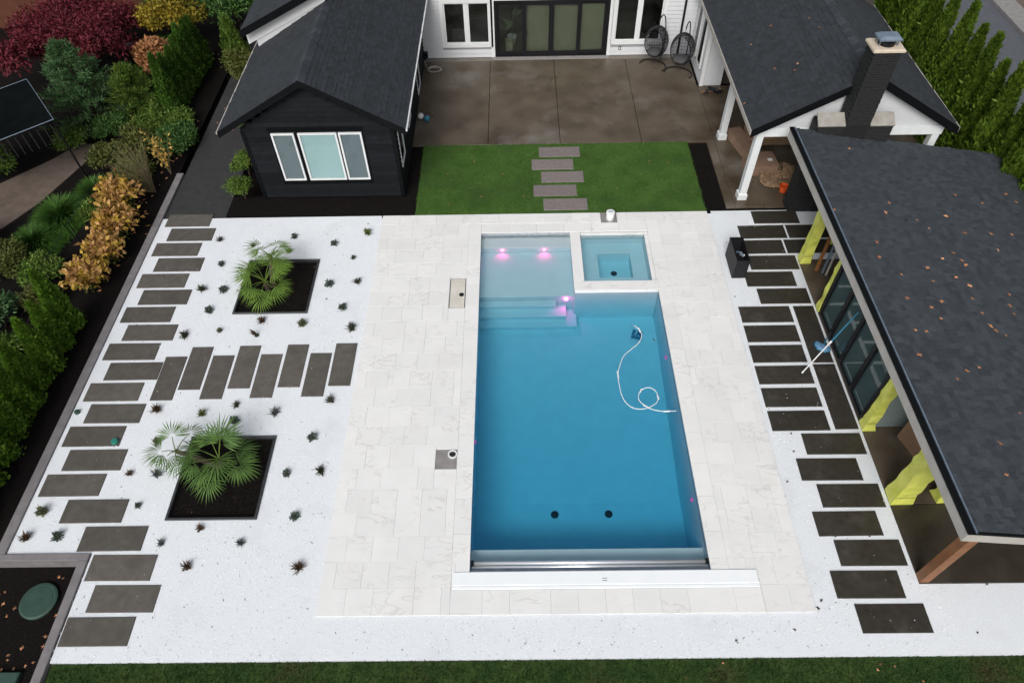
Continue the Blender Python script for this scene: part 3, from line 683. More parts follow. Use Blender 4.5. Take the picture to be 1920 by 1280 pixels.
# rooms behind the glass
MB().box(-3.6, 7.1, 27.63, 31.5, -.05, .02).build('floor', 'interior_floor', Hh)
MB().box(-3.7, 7.2, 31.5, 31.6, -.1, 3.2).box(-3.75, -3.62, 27.63, 31.5, -.1, 3.2).box(7.12, 7.24, 27.63, 31.5, -.1, 3.2).box(-3.6, 7.1, 27.63, 31.5, 2.9, 3.0).build('room_wall', 'interior', Hh)
MB().box(-2.6, -1.2, 28.4, 29.2, .02, .75).box(4.2, 5.9, 28.5, 29.3, .02, .85).build('sideboard', 'interior', Hh)
MB().tube([(6.72, 27.36, .06), (6.72, 27.36, 3.1)], .045, 10).build('downpipe', 'black_metal', Hh)
MB().box(4.27, 4.37, 27.375, 27.40, .27, .41).build('outlet_cover', 'black_plastic', Hh)
MB().box(4.295, 4.345, 27.37, 27.376, .30, .38).build('outlet', 'white_plastic', Hh)
MB().cbox(-.9, 3.9, 27.17, 27.405, .0, .03, .01).build('threshold', 'concrete_grey', Hh)
# right wing wall with its tall windows
RW = [(25.45, 26.15, .45, 2.35), (26.4, 27.05, .45, 2.35)]
MB().box(7.26, 7.45, 25.02, 27.43, -.1, 2.9).box(7.46, 8.05, 25.02, 25.2, -.1, 2.9).build('wing_wall', 'wall_core', Hh)
siding(Hh, 'x', 7.26, 25.05, 27.42, .03, 2.85, [(a-.1, b+.1, p-.1, q+.1) for a, b, p, q in RW], 'white_siding', -1, .165)
siding(Hh, 'y', 25.02, 7.38, 8.05, .03, 2.85, [], 'white_siding', -1, .165)
for a, b, p, q in RW: window(Hh, 'x', 7.255, -1, a, b, p, q, .09, 'white_trim', 'glass', .004, 'grey_pane_back')
MB().box(7.215, 7.36, 24.985, 25.045, .0, 2.86).build('corner_board', 'white_trim', Hh)
MB().box(8.051, 13.0, 25.3, 25.45, -.1, 4.0).build('porch_back_wall', 'interior', Hh)
# main roof (above the frame) and the higher gable seen over the dark wing
MB().slab([(-6.1, 27.0, 3.25), (9, 27.0, 3.25), (9, 33.5, 6.2), (-6.1, 33.5, 6.2)], .2).build('roof', 'shingle', Hh)
gx, gz, gy = -9.18, 3.62, 22.8
MB().add([(gx+.35,gy+.32,-.1),(-6.2,gy+.32,-.1),(-6.2,gy+.32,4.98),(gx+.35,gy+.32,gz-.05),(gx+.35,30,-.1),(gx+.35,30,gz-.05)], [(0,1,2,3),(4,0,3,5)]).build('gable_wall', 'white_siding', Hh)
MB().slab([(gx, gy, gz), (-6.2, gy, gz+2.98*.48), (-6.2, 33, gz+2.98*.48), (gx, 33, gz)], .05).build('gable_roof', 'roof_deck', Hh)
shingle_slope(Hh, (gx, gy, gz+.004), (0, 1, 0), (5.18, 0, 5.18*.48), 8, 3.28, .15)
MB().slab([(gx-.02, gy-.035, gz-.24), (-6.2, gy-.035, gz+3.0*.48-.24), (-6.2, gy-.035, gz+3.0*.48+.01), (gx-.02, gy-.035, gz+.01)], .03).build('barge_board', 'black_trim', Hh)
MB().slab([(gx+.05, gy+.29, gz-.62), (-6.2, gy+.29, gz+2.93*.48-.62), (-6.2, gy+.29, gz+2.93*.48-.07), (gx+.05, gy+.29, gz-.07)], .02).build('frieze_board', 'white_trim', Hh)
shift_children(Hh)
bp_ = thing('waste_bin', 'pale waste bin standing inside the sliding doors', 'bin', (-.20, 28.0, .02)); MB().lathe([(.16, 0), (.19, .42), (.20, .44), (.17, .44), (.15, .1)], (0, 0, 0), 18).build('body', 'shade_cloth', bp_)
hp = thing('house_plant', 'broad-leaved house plant behind the leftmost sliding door pane', 'plant', (-.1, 28.5, .02))
MB().lathe([(.14, 0), (.2, .35), (.17, .35)], (0, 0, 0), 14).build('pot', 'white_plastic', hp); MB().tube([(0, 0, .3), (.05, 0, 1.3)], .02, 6).build('stem', 'bark', hp)
P_ = np.array([[.05, 0, 1.2], [.05, 0, 1.0], [.05, 0, 1.3], [.05, 0, .8], [.05, 0, 1.1]]); D_ = np.array([[.2, -.6, .8], [-.5, -.5, -.4], [.6, -.4, .3], [-.6, -.3, .5], [.5, .4, .5]])
V_, F_ = leaves(P_, D_, np.array([[0, -1, .3]]*5), .55, .2, .2); link('leaf', np_mesh('leaf', V_, F_, 'olive_plant'), hp)

# ---------------------------------------------------------------- porch (right, behind)
PO = thing('covered_porch', 'open gabled porch with charcoal shingle roof, white posts and white gable', 'porch', (10.1, 18.2, 0))
pe0, pe1, prx, pez, prz, pyf, pyb = 7.02, 13.16, 10.08, 2.78, 4.52, 17.9, 27.42
psl = (prz-pez)/(prx-pe0)
MB().add([(pe0,pyf,pez-.012),(prx,pyf,prz-.012),(pe1,pyf,pez-.012),(pe0,pyb,pez-.012),(prx,pyb,prz-.012),(pe1,pyb,pez-.012),
          (pe0,pyf,pez-.14),(prx,pyf,prz-.14),(pe1,pyf,pez-.14),(pe0,pyb,pez-.14),(prx,pyb,prz-.14),(pe1,pyb,pez-.14)],
         [(0,1,4,3),(1,2,5,4),(6,9,10,7),(7,10,11,8),(0,6,7,1),(1,7,8,2),(3,4,10,9),(4,5,11,10),(0,3,9,6),(2,8,11,5)]).build('roof', 'roof_deck', PO)
proof = PO.children[0]; plv = math.hypot(prx-pe0, prz-pez)
shingle_slope(proof, (pe0, pyf, pez), (0, 1, 0), (prx-pe0, 0, prz-pez), pyb-pyf, plv, .15)
shingle_slope(proof, (pe1, pyf, pez), (0, 1, 0), (prx-pe1, 0, prz-pez), pyb-pyf, plv, .15)
yy = pyf+.3
while yy < pyb-.1:
    MB().add([(prx-.16,yy,prz-.16*psl+.03),(prx,yy,prz+.035),(prx+.16,yy,prz-.16*psl+.03),(prx-.16,yy+.26,prz-.16*psl+.012),(prx,yy+.26,prz+.017),(prx+.16,yy+.26,prz-.16*psl+.012),
              (prx-.16,yy,prz-.16*psl),(prx,yy,prz),(prx+.16,yy,prz-.16*psl)], [(0,1,4,3),(1,2,5,4),(0,6,7,1),(1,7,8,2)]).build('ridge_cap', 'shingle_obj', proof); yy += .235
for xa, s_ in ((pe0, 1), (pe1, -1)):
    MB().slab([(xa, pyf-.03, pez-.24), (prx, pyf-.03, prz-.24), (prx, pyf-.03, prz+.012), (xa, pyf-.03, pez+.012)][::s_], .028).build('barge_board', 'black_trim', PO)
    MB().box(min(xa, xa-s_*.03), max(xa, xa-s_*.03), pyf, pyb, pez-.15, pez+.004).build('fascia', 'fascia', PO)
MB().add([(pe0+.45,18.12,pez-.05),(pe1-.45,18.12,pez-.05),(prx,18.12,prz-.2),(pe0+.45,18.2,pez-.05),(pe1-.45,18.2,pez-.05),(prx,18.2,prz-.2)], [(0,1,2),(5,4,3),(1,4,5,2),(3,0,2,5),(0,3,4,1)]).build('gable_panel', 'white_siding', PO)
MB().box(pe0+.30, pe1-.30, 18.09, 18.32, 2.42, 2.72).build('front_beam', 'white_paint', PO)
MB().box(pe0+.30, pe0+.52, 18.33, 25.0, 2.42, 2.64).box(pe1-.52, pe1-.30, 18.33, 25.0, 2.42, 2.64).build('side_beam', 'white_paint', PO)
for x, y in ((7.42, 18.22), (7.42, 21.55), (12.72, 18.22), (12.72, 21.55)):
    c_ = MB().box(x-.11, x+.11, y-.11, y+.11, .0, 2.42).build('post', 'white_paint', PO)
    MB().cbox(x-.15, x+.15, y-.15, y+.15, .006, .24, .03).build('post_base', 'white_paint', c_)
shift_children(PO)

# chimney and fireplace
CH = thing('brick_chimney', 'black brick chimney with a blue-grey metal cap in front of the porch gable', 'chimney', (9.86, 17.7, 0))
MB().box(9.51, 10.21, 17.46, 18.0, 0, 5.42).box(8.76, 9.509, 17.48, 17.98, 0, 3.2).box(10.211, 10.92, 17.48, 17.98, 0, 3.2).build('core', 'chimney_mortar', CH)
bk = MB()
def bricks(x0, x1, y0, y1, z0, z1):
    z = z0; k = 0
    while z < z1-.05:
        u = x0-(.11 if k % 2 else 0)
        while u < x1:
            a, b = max(u+.005, x0), min(u+.215, x1)
            if b-a > .03: bk.box(a, b, y0-random.uniform(.008, .02), y0+.05, z+.005, z+.068)
            u += .22
        for xs_, sg in ((x0, -1), (x1, 1)):
            v = y0+(.0 if k % 2 else .11)
            while v < y1:
                e = random.uniform(.008, .02); lo, hi = sorted((xs_+sg*e, xs_-sg*.05)); bk.box(lo, hi, v+.005, min(v+.215, y1), z+.005, z+.068); v += .22
        z += .075; k += 1
bricks(9.51, 10.21, 17.46, 18.0, 3.2, 5.40); bricks(8.76, 10.92, 17.48, 17.98, .0, 3.17)
o = bk.build('bricks', 'chimney_brick', CH); o['kind'] = 'stuff'
MB().cbox(9.44, 10.28, 17.39, 18.07, 5.42, 5.50, .03).build('crown', 'crown', CH)
MB().lathe([(.22, 5.50), (.22, 5.62)], (9.86, 17.74, 0), 20).build('flue', 'black_metal', CH)
for x in (9.62, 10.1): MB().box(x-.01, x+.01, 17.6, 17.62, 5.5, 5.67).box(x-.01, x+.01, 17.86, 17.88, 5.5, 5.67).build('cap_leg', 'galvanised', CH)
MB().add([(9.56,17.53,5.66),(10.16,17.53,5.66),(10.16,17.95,5.66),(9.56,17.95,5.66),(9.56,17.53,5.70),(10.16,17.53,5.70),(10.16,17.95,5.70),(9.56,17.95,5.70),(9.64,17.61,5.76),(10.08,17.61,5.76),(10.08,17.87,5.76),(9.64,17.87,5.76)],
         [(3,2,1,0),(0,1,5,4),(1,2,6,5),(2,3,7,6),(3,0,4,7),(4,5,9,8),(5,6,10,9),(6,7,11,10),(7,4,8,11),(8,9,10,11)]).build('cap', 'galvanised', CH)
MB().slab([(8.72, 17.40, 3.215), (9.50, 17.40, 3.215), (9.50, 17.76, 3.44), (8.72, 17.76, 3.44)], .05).build('shoulder_slab', 'stone_cap', CH)
MB().slab([(10.22, 17.40, 3.215), (10.92, 17.40, 3.215), (10.92, 17.76, 3.44), (10.22, 17.76, 3.44)], .05).build('shoulder_slab', 'stone_cap', CH)
shift_children(CH)

# ---------------------------------------------------------------- pool house (right)
PH = thing('pool_house', 'open pool house under a wide charcoal shingle roof with glazed doors and unfinished posts', 'building', (8.6, 10, 0))
hx0, hx1, hy0, hy1, hz, hs = 8.06, 15.6, 5.20, 17.6, 3.05, .16
def rz_(x): return hz-(x-hx0)*hs
A, B_, C_, D_2 = (hx0, hy0, hz), (hx1, hy0, rz_(hx1)), (hx1, hy1, rz_(hx1)), (hx0, hy1, hz)
roof = MB().slab([Vector(q)-Vector((0, 0, .012)) for q in (A, B_, C_, D_2)], .14).build('roof', 'roof_deck', PH)
MB().box(hx0-.035, hx0-.002, hy0-.03, hy1+.03, hz-.33, hz-.035).build('fascia', 'fascia', PH)
MB().slab([(hx0-.03, hy0-.035, hz-.33), (hx1, hy0-.035, rz_(hx1)-.33), (hx1, hy0-.035, rz_(hx1)-.035), (hx0-.03, hy0-.035, hz-.035)], .03).build('fascia', 'fascia', PH)
MB().slab([(hx0-.03, hy1+.035, hz-.33), (hx1, hy1+.035, rz_(hx1)-.33), (hx1, hy1+.035, rz_(hx1)-.035), (hx0-.03, hy1+.035, hz-.035)][::-1], .03).build('fascia', 'fascia', PH)
MB().box(hx0-.055, hx0+.06, hy0-.05, hy1+.05, hz-.034, hz+.012).build('drip_edge', 'black_trim', PH)
MB().box(hx0+.075, hx0+.10, hy0-.04, hy1+.04, hz-.02, hz+.028).build('edge_flashing', 'galvanised', PH)
MB().slab([(hx0+.02, hy0-.05, hz-.032), (hx1, hy0-.05, rz_(hx1)-.032), (hx1, hy0-.05, rz_(hx1)+.010), (hx0+.02, hy0-.05, hz+.010)], .05).build('drip_edge', 'black_trim', PH)
U = Vector((0, 1, 0)); Vv = Vector((-1, 0, hs)).normalized(); N = Vector((hs, 0, 1)).normalized(); O = Vector((hx1, hy0, rz_(hx1)))
lv = math.hypot(hx1-hx0-.11, (hx1-hx0-.11)*hs); TB = tabs(hy1-hy0, lv, .165, (.10, .14, .18))
def near(t):
    c = O+U*((t[0]+t[1])/2)+Vv*t[2]; k = cam_o.location; fw = Vector((.0, math.cos(PITCH), -math.sin(PITCH))); d_ = c-k; z = d_.dot(fw)
    px = abs(d_.x)/z*1306; up_ = Vector((0, math.sin(PITCH), math.cos(PITCH))); py = d_.dot(up_)/z*1306
    return (.3+t[1]-t[0])/z if (px < 950 and py > -630) else 0
order = sorted(range(len(TB)), key=lambda i: -near(TB[i])); big = set(order[:300]); smb = MB(); sc_cache = {}
mx_ = Matrix((U, Vv, N)).transposed().to_4x4()
for i, (a, b, v0, v1, t) in enumerate(TB):
    if i in big and (b-a) > .05:
        key = (round(b-a, 2), t, round(v1-v0, 3))
        if key not in sc_cache:
            q = MB(); wedge(q, Vector((0,0,0)), Vector((1,0,0)), Vector((0,1,0)), Vector((0,0,1)), 0, b-a, 0, v1-v0, t*1.9); sc_cache[key] = q.mesh('shingle', 'shingle_obj')
        o = link('shingle', sc_cache[key], roof); o.matrix_local = Matrix.Translation(O+U*a+Vv*v0) @ mx_
    else: wedge(smb, O, U, Vv, N, a, b, v0, v1, t*1.9)
o = smb.build('shingles', 'shingle', roof); o['kind'] = 'stuff'
MB().box(hx0+.15, hx1-.3, 7.3, 15.1, 1.62, 1.66).build('ceiling', 'interior', PH) if False else None
# glazed doors
fr = MB(); fr.box(8.56, 8.70, 9.44, 13.14, .012, .10)
gd = fr.build('glazed_doors', 'black_metal', PH); MB().box(8.56, 8.70, 9.44, 13.14, 2.38, 2.52).build('door_head', 'black_metal', gd)
for k in range(5): 
    y = 9.50+k*.895; MB().box(8.555, 8.705, y-.065, y+.065, .101, 2.379).build('stile', 'black_metal', gd)
    if k < 4: MB().box(8.62, 8.63, y+.066, y+.829, .101, 2.379).build('pane', 'glass_film', gd)
MB().box(8.58, 8.70, 9.25, 13.3, 2.521, 2.72).build('header', 'black_trim', PH)
MB().box(8.71, 12.5, 13.15, 13.27, .013, 2.3).box(8.71, 12.5, 9.30, 9.42, .013, 2.3).box(12.5, 12.6, 9.3, 13.27, .013, 2.25).build('room_wall', 'room_teal', PH)
MB().box(14.6, 14.75, 5.5, 17.3, -.1, 1.8).build('back_wall', 'interior', PH)
def wrapped(x0, x1, y0, y1, z1, lab=None):
    mb = MB(); n = 14; ring = []
    for k in range(n+1):
        z = .013+(z1-.013)*k/n; j = lambda s=.022: random.uniform(-s, s); fl = .035*max(0, 1-k/1.5)
        ring += [(x0+j()-fl, y0+j()-fl, z), (x1+j()+fl, y0+j()-fl, z), (x1+j()+fl, y1+j()+fl, z), (x0+j()-fl, y1+j()+fl, z)]
    fs = [(4*k+i, 4*k+(i+1) % 4, 4*k+4+(i+1) % 4, 4*k+4+i) for k in range(n) for i in range(4)]
    mb.add(ring, fs); o = mb.build('wrapped_post', 'yellow_wrap', PH); o['label'] = 'post wrapped in bright yellow plastic'
    MB().box(x0-.016, x1+.016, y0-.017, y0-.0165, .30, .312).build('tape', 'ink', o); return o
wrapped(8.58, 8.84, 15.10, 15.36, 2.72); wrapped(8.56, 8.72, 13.16, 13.34, 2.72); wrapped(8.56, 8.80, 9.22, 9.43, 2.72); wrapped(8.56, 9.02, 7.22, 7.56, 2.70); wrapped(9.62, 9.92, 7.25, 7.5, 2.4); wrapped(9.72, 9.95, 15.9, 16.12, 2.5)
MB().box(8.535, 8.735, 5.385, 5.585, .015, 2.72).build('timber_post', 'timber', PH)
MB().box(8.54, 8.73, 5.59, 15.1, 2.721, 2.86).build('wall_plate', 'timber', PH)
shift_children(PH)

# ================================================================ OBJECTS
# storage bin beside the right walkway
BN = thing('storage_bin', 'tall black open-topped plastic bin beside the right walkway', 'bin', (6.56, 15.0, 0))
t = .02; w2, d2, hh = .195, .50, .72
MB().cbox(-w2, w2, -d2, d2, .022, .06, .01).build('base', 'black_plastic', BN)
for b in ((-w2, -w2+t, -d2, d2), (w2-t, w2, -d2, d2), (-w2+t, w2-t, -d2, -d2+t), (-w2+t, w2-t, d2-t, d2)): MB().box(*b, .061, hh).build('side_panel', 'black_plastic', BN)
MB().box(-w2-.012, w2+.012, -d2-.012, -d2+.02, hh-.03, hh+.008).box(-w2-.012, w2+.012, d2-.02, d2+.012, hh-.03, hh+.008).build('rim', 'black_plastic', BN)
MB().box(-w2+t, w2-t, -d2+t, d2-t, .35, .36).build('liner', 'black_plastic', BN)
MB().tube([(-.05, .05, .56), (.02, -.08, .66), (.08, -.2, .60)], .035, 8).build('handle', 'galvanised', BN)
MB().tube([(.06, .0, .50), (.10, -.15, .62)], .03, 8).build('fitting', 'white_plastic', BN)

# pool pole and leaf net
PP = thing('pool_pole', 'white and blue telescopic pool pole leaning against the glazed doors', 'pole', (7.51, 10.98, 0))
a, b = Vector((0, 0, .03)), Vector((1.02, .56, 1.80)); m_ = a.lerp(b, .52)
MB().tube([a, m_], .016, 8).build('inner_tube', 'white_plastic', PP); MB().tube([m_, b], .020, 8).build('outer_tube', 'blue_plastic', PP); MB().tube([m_-(b-a)*.02, m_+(b-a)*.02], .027, 8).build('clamp', 'white_plastic', PP)
MB().tube([a, a+(b-a)*.03], .024, 8).build('grip', 'white_plastic', PP)
NT = thing('leaf_net', 'blue pool leaf net lying on the dark slab under the pole', 'net', (8.3, 11.85, .03), R(-35))
pts = [(-.20, .10, 0), (-.22, -.02, 0), (-.10, -.16, 0), (.12, -.16, 0), (.22, -.02, 0), (.18, .10, 0)]
MB().tube(pts+[pts[0]], .014, 6).build('frame', 'blue_plastic', NT); MB().tube([(0, .10, 0), (.0, .34, .05)], .018, 6).build('handle', 'blue_plastic', NT)
nb = MB(); ring = [Vector(p) for p in pts]; c_ = Vector((0, -.03, -.02))
for i in range(6): nb.add([ring[i], ring[(i+1) % 6], c_+(ring[(i+1) % 6]-c_)*.5+Vector((0, 0, .06)), c_+(ring[i]-c_)*.5+Vector((0, 0, .06))], [(0, 1, 2, 3)])
nb.add([c_+(r-c_)*.5+Vector((0, 0, .06)) for r in ring], [(0, 1, 2, 3, 4, 5)]); nb.build('mesh_bag', 'blue_net', NT)

# pool robot and its floating cable
RB = thing('pool_robot', 'small pool cleaning robot on the pool floor in front of the spa', 'robot', (3.55, 13.33, -1.235), R(-18))
RB.scale = (.8, .8, .8); MB().cbox(-.17, .17, -.15, .15, .06, .24, .05).build('body', 'blue_plastic', RB)
for x in (-.21, .175): MB().cbox(x, x+.035, -.19, .19, .0, .18, .03).build('track', 'white_plastic', RB)
MB().tube([(-.05, -.1, .25), (0, .02, .31), (.07, .12, .25)], .03, 8).build('handle', 'white_plastic', RB)
pc = [(3.33, 13.18), (3.23, 12.97), (3.30, 12.79), (3.42, 12.63), (3.46, 12.42), (3.34, 12.17), (3.09, 11.93), (2.89, 11.73), (2.76, 11.45), (2.66, 11.08), (2.66, 10.74), (2.69, 10.42), (2.79, 10.16), (2.96, 10.01), (3.19, 9.98), (3.39, 10.04), (3.57, 10.17), (3.63, 10.34), (3.60, 10.52), (3.50, 10.63), (3.37, 10.65), (3.21, 10.56), (3.13, 10.41), (3.13, 10.24), (3.27, 10.07), (3.42, 9.97), (3.59, 9.92), (3.79, 9.90), (4.04, 9.91)]
P3 = [Vector((3.55, 13.3, -.95))]+[Vector((x, y, (-.55, -.3)[i] if i < 2 else -.092)) for i, (x, y) in enumerate(pc)]
P3[-14].z += .012
def smooth(P, k=4):
    out = []
    for i in range(len(P)-1):
        p0, p1, p2, p3 = P[max(i-1, 0)], P[i], P[i+1], P[min(i+2, len(P)-1)]
        for s in range(k):
            t = s/k; out.append(.5*((2*p1)+(p2-p0)*t+(2*p0-5*p1+4*p2-p3)*t*t+(3*p1-p0-3*p2+p3)*t**3))
    return out+[P[-1]]
cb = thing('floating_cable', 'white pool robot cable floating on the water in a loop', 'cable', (P3[1].x, P3[1].y, 0)); sp = smooth(P3)
o = MB().tube(sp, .0115, 6).build('cable', 'white_plastic', cb, smooth=True); o.location = (-P3[1].x, -P3[1].y, 0)
for i in (4, 10, 18, 22, 25, 28):
    q, q2 = P3[i], P3[min(i+1, len(P3)-1)]; e = MB().tube([q.lerp(q2, -.35), q.lerp(q2, .35)], .021, 8).build('float_sleeve', 'white_plastic', cb); e.location = (-P3[1].x, -P3[1].y, 0)
tag(MB().tube([(0, 0, 0), (.03, -.11, 0)], [.018, .008], 6).build('dropped_leaf', 'dark_leaf', None, (3.77, 12.32, -.088)), 'small dark leaf floating on the pool water near the robot cable', 'leaf')

# egg chairs
def egg_chair(label, loc, rz):
    t = thing('egg_chair', label, 'chair', loc, rz, 'hanging egg chairs on the patio')
    st = MB(); arc = [(.55*math.sin(a), -.05-.45*math.cos(a)*(-1 if False else 1)+.1, .025) for a in np.linspace(-1.9, 1.9, 15)]
    st.tube([(x, -y+.02, z) for x, y, z in arc], .024, 8)
    st.build('base_hoop', 'black_metal', t)
    pole = [(0, .57, .03), (0, .66, .35), (0, .68, .9), (0, .60, 1.45), (0, .42, 1.86), (0, .22, 1.98), (0, .06, 1.92), (0, .0, 1.80)]
    MB().tube(smooth([Vector(p) for p in pole], 3), .022, 8).build('stand_pole', 'black_metal', t)
    MB().tube([(0, 0, 1.82), (0, 0, 1.62)], .008, 6).build('hanger', 'black_metal', t)
    rx, ry, rzz, cz = .47, .44, .62, 1.02; pod = MB()
    def pt(th, ph):   # th around vertical (0 = front -y), ph elevation
        return Vector((rx*math.cos(ph)*math.sin(th), -ry*math.cos(ph)*math.cos(th), cz+rzz*math.sin(ph)))
    op = lambda ph: 1.0*math.sqrt(max(0, 1-(ph/1.15)**2)) if abs(ph) < 1.15 else 0
    for k in range(15):
        ph = -1.45+k*2.9/14; o_ = op(ph); ths = np.linspace(o_, 2*math.pi-o_, 22); pod.tube([pt(th, ph) for th in ths], .006, 4, False)
    for th in np.linspace(0, 2*math.pi, 26)[:-1]:
        run = []
        for ph in np.linspace(-1.5, 1.5, 19):
            d = min(th, 2*math.pi-th)
            if d >= op(ph): run.append(pt(th, ph))
            else:
                if len(run) > 1: pod.tube(run, .006, 4, False)
                run = []
        if len(run) > 1: pod.tube(run, .006, 4, False)
    pod.build('pod_lattice', 'wicker', t)
    sh = MB(); nph, nth = 14, 24
    for j in range(nph):
        p0, p1 = -1.5+3.0*j/nph, -1.5+3.0*(j+1)/nph; o0, o1 = op(p0), op(p1)
        for i in range(nth):
            f0, f1 = i/nth, (i+1)/nth; th = lambda o_, f: o_+(2*math.pi-2*o_)*f
            sh.add([pt(th(o0, f0), p0), pt(th(o0, f1), p0), pt(th(o1, f1), p1), pt(th(o1, f0), p1)], [(0, 1, 2, 3)])
    sh.build('pod_shell', 'mesh_cloth', t, smooth=True)
    rim = [pt(op(p), p) for p in np.linspace(-1.15, 1.15, 16)]+[pt(-op(p), p) for p in np.linspace(1.15, -1.15, 16)][1:]
    MB().tube(rim, .016, 6).build('pod_rim', 'black_metal', t)
    MB().lathe([(.05, .50), (.26, .52), (.33, .60), (.30, .66), (.05, .68)], (0, 0, 0), 18).build('seat_cushion', 'cushion', t, smooth=True)
    return t
egg_chair('black lattice egg chair nearer the sliding doors', (5.62, 26.55, .01), R(-38))
egg_chair('black lattice egg chair in the corner by the white wing wall', (6.55, 25.95, .01), R(-30))

# balls, hose, bits on the patio
def ball(label, m, loc, r):
    o = thing('ball', label, 'ball', loc, 0); MB().lathe([(r*math.sin(a)+.001, r-r*math.cos(a)) for a in np.linspace(.02, math.pi-.02, 12)], (0, 0, 0), 18).build('shell', m, o, smooth=True)
    MB().tube([(r*1.003*math.cos(a), 0, r+r*1.003*math.sin(a)) for a in np.linspace(0, 2*math.pi, 24)], .004, 4).build('seam', 'galvanised', o); return o
ball('white ball lying against the dark wing', 'white_plastic', (-3.55, 23.05, .01), .115); ball('blue-green ball lying on the patio beside the white ball', 'blue_ball', (-3.31, 22.88, .01), .12)
hz_ = thing('hose_coil', 'loose loop of pale hose on the patio by the dark wing', 'hose', (-3.25, 26.45, .02))
MB().tube([(.26*math.cos(a)*(1+.12*math.sin(3*a))+.02*k, .2*math.sin(a), .012+.012*k) for k, a in enumerate(np.linspace(0, 5*math.pi, 40)*1.0) ][:40] if False else [(.26*math.cos(a)*(1+.1*math.sin(2.3*a)), .2*math.sin(a)*(1+.1*math.cos(1.7*a)), .012+.0015*i) for i, a in enumerate(np.linspace(0, 5*math.pi, 44))], .012, 6).build('loops', 'fascia', hz_)
MB().tube([(-.26, .02, .02), (-.36, .24, .05), (-.44, .38, .20)], .012, 6).build('tail', 'fascia', hz_)
tp = thing('wall_tap', 'black tap and bracket low on the wall in the patio corner', 'tap', (-3.68, 27.15, .10))
MB().box(-.07, .12, -.1, .1, .1, .3).build('bracket', 'black_metal', tp); MB().tube([(.03, -.08, .2), (.03, -.2, .2), (.03, -.22, .1)], .02, 8).build('spout', 'black_metal', tp); MB().tube([(-.03, -.12, .28), (.09, -.12, .28)], .015, 6).build('handle', 'black_metal', tp)

# boxes, tarpaulin and bucket under the porch; box, paper and boards in the pool house
def carton(name, label, m, loc, sz, rz, group=None, openf=True):
    t = thing(name, label, 'box', loc, rz, group); x, y, z = sz[0]/2, sz[1]/2, sz[2]
    MB().box(-x, x, -y, y, 0, z).build('body', m, t)
    MB().slab([(-x, -y, z+.004), (x, -y, z+.004), (x, -.01, z+.012), (-x, -.01, z+.012)], .004).build('flap', m, t); MB().slab([(-x, .01, z+.012), (x, .01, z+.012), (x, y, z+.004), (-x, y, z+.004)], .004).build('flap', m, t)
    return t
fl = carton('carton', 'brown moving carton with a white sticker under the covered porch', 'cardboard_dark', (8.35, 19.75, .006), (1.0, .8, .38), R(4)); MB().box(.2, .36, -.15, .0, .395, .398).build('sticker', 'white_plastic', fl)
carton('carton', 'long flat brown carton lying beside the porch post', 'cardboard_dark', (8.05, 20.9, .006), (.5, 1.7, .3), R(14))
sf = thing('porch_sofa', 'brown upholstered sofa standing at the back of the covered porch', 'sofa', (9.2, 21.3, .006), R(0))
MB().cbox(-.85, .85, -.4, .4, .12, .42, .05).build('seat', 'tarp', sf); MB().cbox(-.85, .85, .2, .45, .42, .85, .06).build('backrest', 'tarp', sf)
for x in (-.98, .85): MB().cbox(x, x+.14, -.4, .45, .1, .6, .04).build('armrest', 'tarp', sf)
for x in (-.8, .8):
    for y in (-.35, .35): MB().box(x-.03, x+.03, y-.03, y+.03, 0, .12).build('leg', 'timber', sf)
tr = thing('tarpaulin', 'crumpled brown tarpaulin spread on the porch floor in front of the cartons', 'tarpaulin', (8.85, 19.2, .01), R(8))
V, F = [], []; n = 24
for i in range(n+1):
    for j in range(n+1):
        x, y = -.62+1.24*i/n, -.55+1.25*j/n
        z = .03+.11*abs(math.sin(3.1*x+2*y)+.6*math.sin(5.3*y-2.2*x+1))*(.35+j/n)+.06*random.random(); V.append((x+.06*math.sin(7*y), y+.05*math.sin(6*x), z))
for i in range(n):
    for j in range(n): a_ = i*(n+1)+j; F.append((a_, a_+n+1, a_+n+2, a_+1))
MB().add(V, F).build('sheet', 'tarp', tr); MB().tube([(-.1, .3, .25), (.15, .1, .22), (.3, .35, .2)], .012, 6).tube([(.15, .1, .22), (.22, .32, .3)], .012, 6).build('strap', 'black_plastic', tr)
ob = thing('orange_bucket', 'orange plastic bucket at the front of the porch floor', 'bucket', (8.88, 18.50, .008))
MB().lathe([(.11, 0), (.15, .2), (.165, .21), (.165, .225), (.145, .225), (.105, .02)], (0, 0, 0), 18).build('body', 'orange_plastic', ob, smooth=False); MB().tube([(-.155, 0, .2), (-.1, -.06, .26), (0, -.09, .27), (.1, -.06, .26), (.155, 0, .2)], .008, 6).build('handle', 'black_metal', ob)
tr2 = thing('rubbish_heap', 'heap of red-brown scraps on the porch floor by the far post', 'rubbish', (7.62, 24.5, .01))
for k in range(9): MB().tube([(random.uniform(-.4, .4), random.uniform(-.15, .15), random.uniform(.02, .2)) for _ in range(2)], .05, 5).build('scrap', random.choice(('timber', 'cardboard_dark', 'black_plastic')), tr2)
carton('cardboard_box', 'tall cardboard box standing in the open bay of the pool house', 'cardboard', (9.72, 8.82, .014), (.62, .62, .85), R(18))
pw = thing('paper_sheet', 'crumpled white sheet lying on the pool house floor', 'paper', (9.42, 9.55, .02), R(-20)); MB().add([(-.32, .1, .01), (0, .16, .06), (.32, .2, .02), (.22, -.25, .03), (.1, -.02, .08), (-.1, .02, .03)], [(0, 5, 1), (1, 4, 2), (2, 4, 3), (1, 5, 4)]).build('sheet', 'white_plastic', pw)
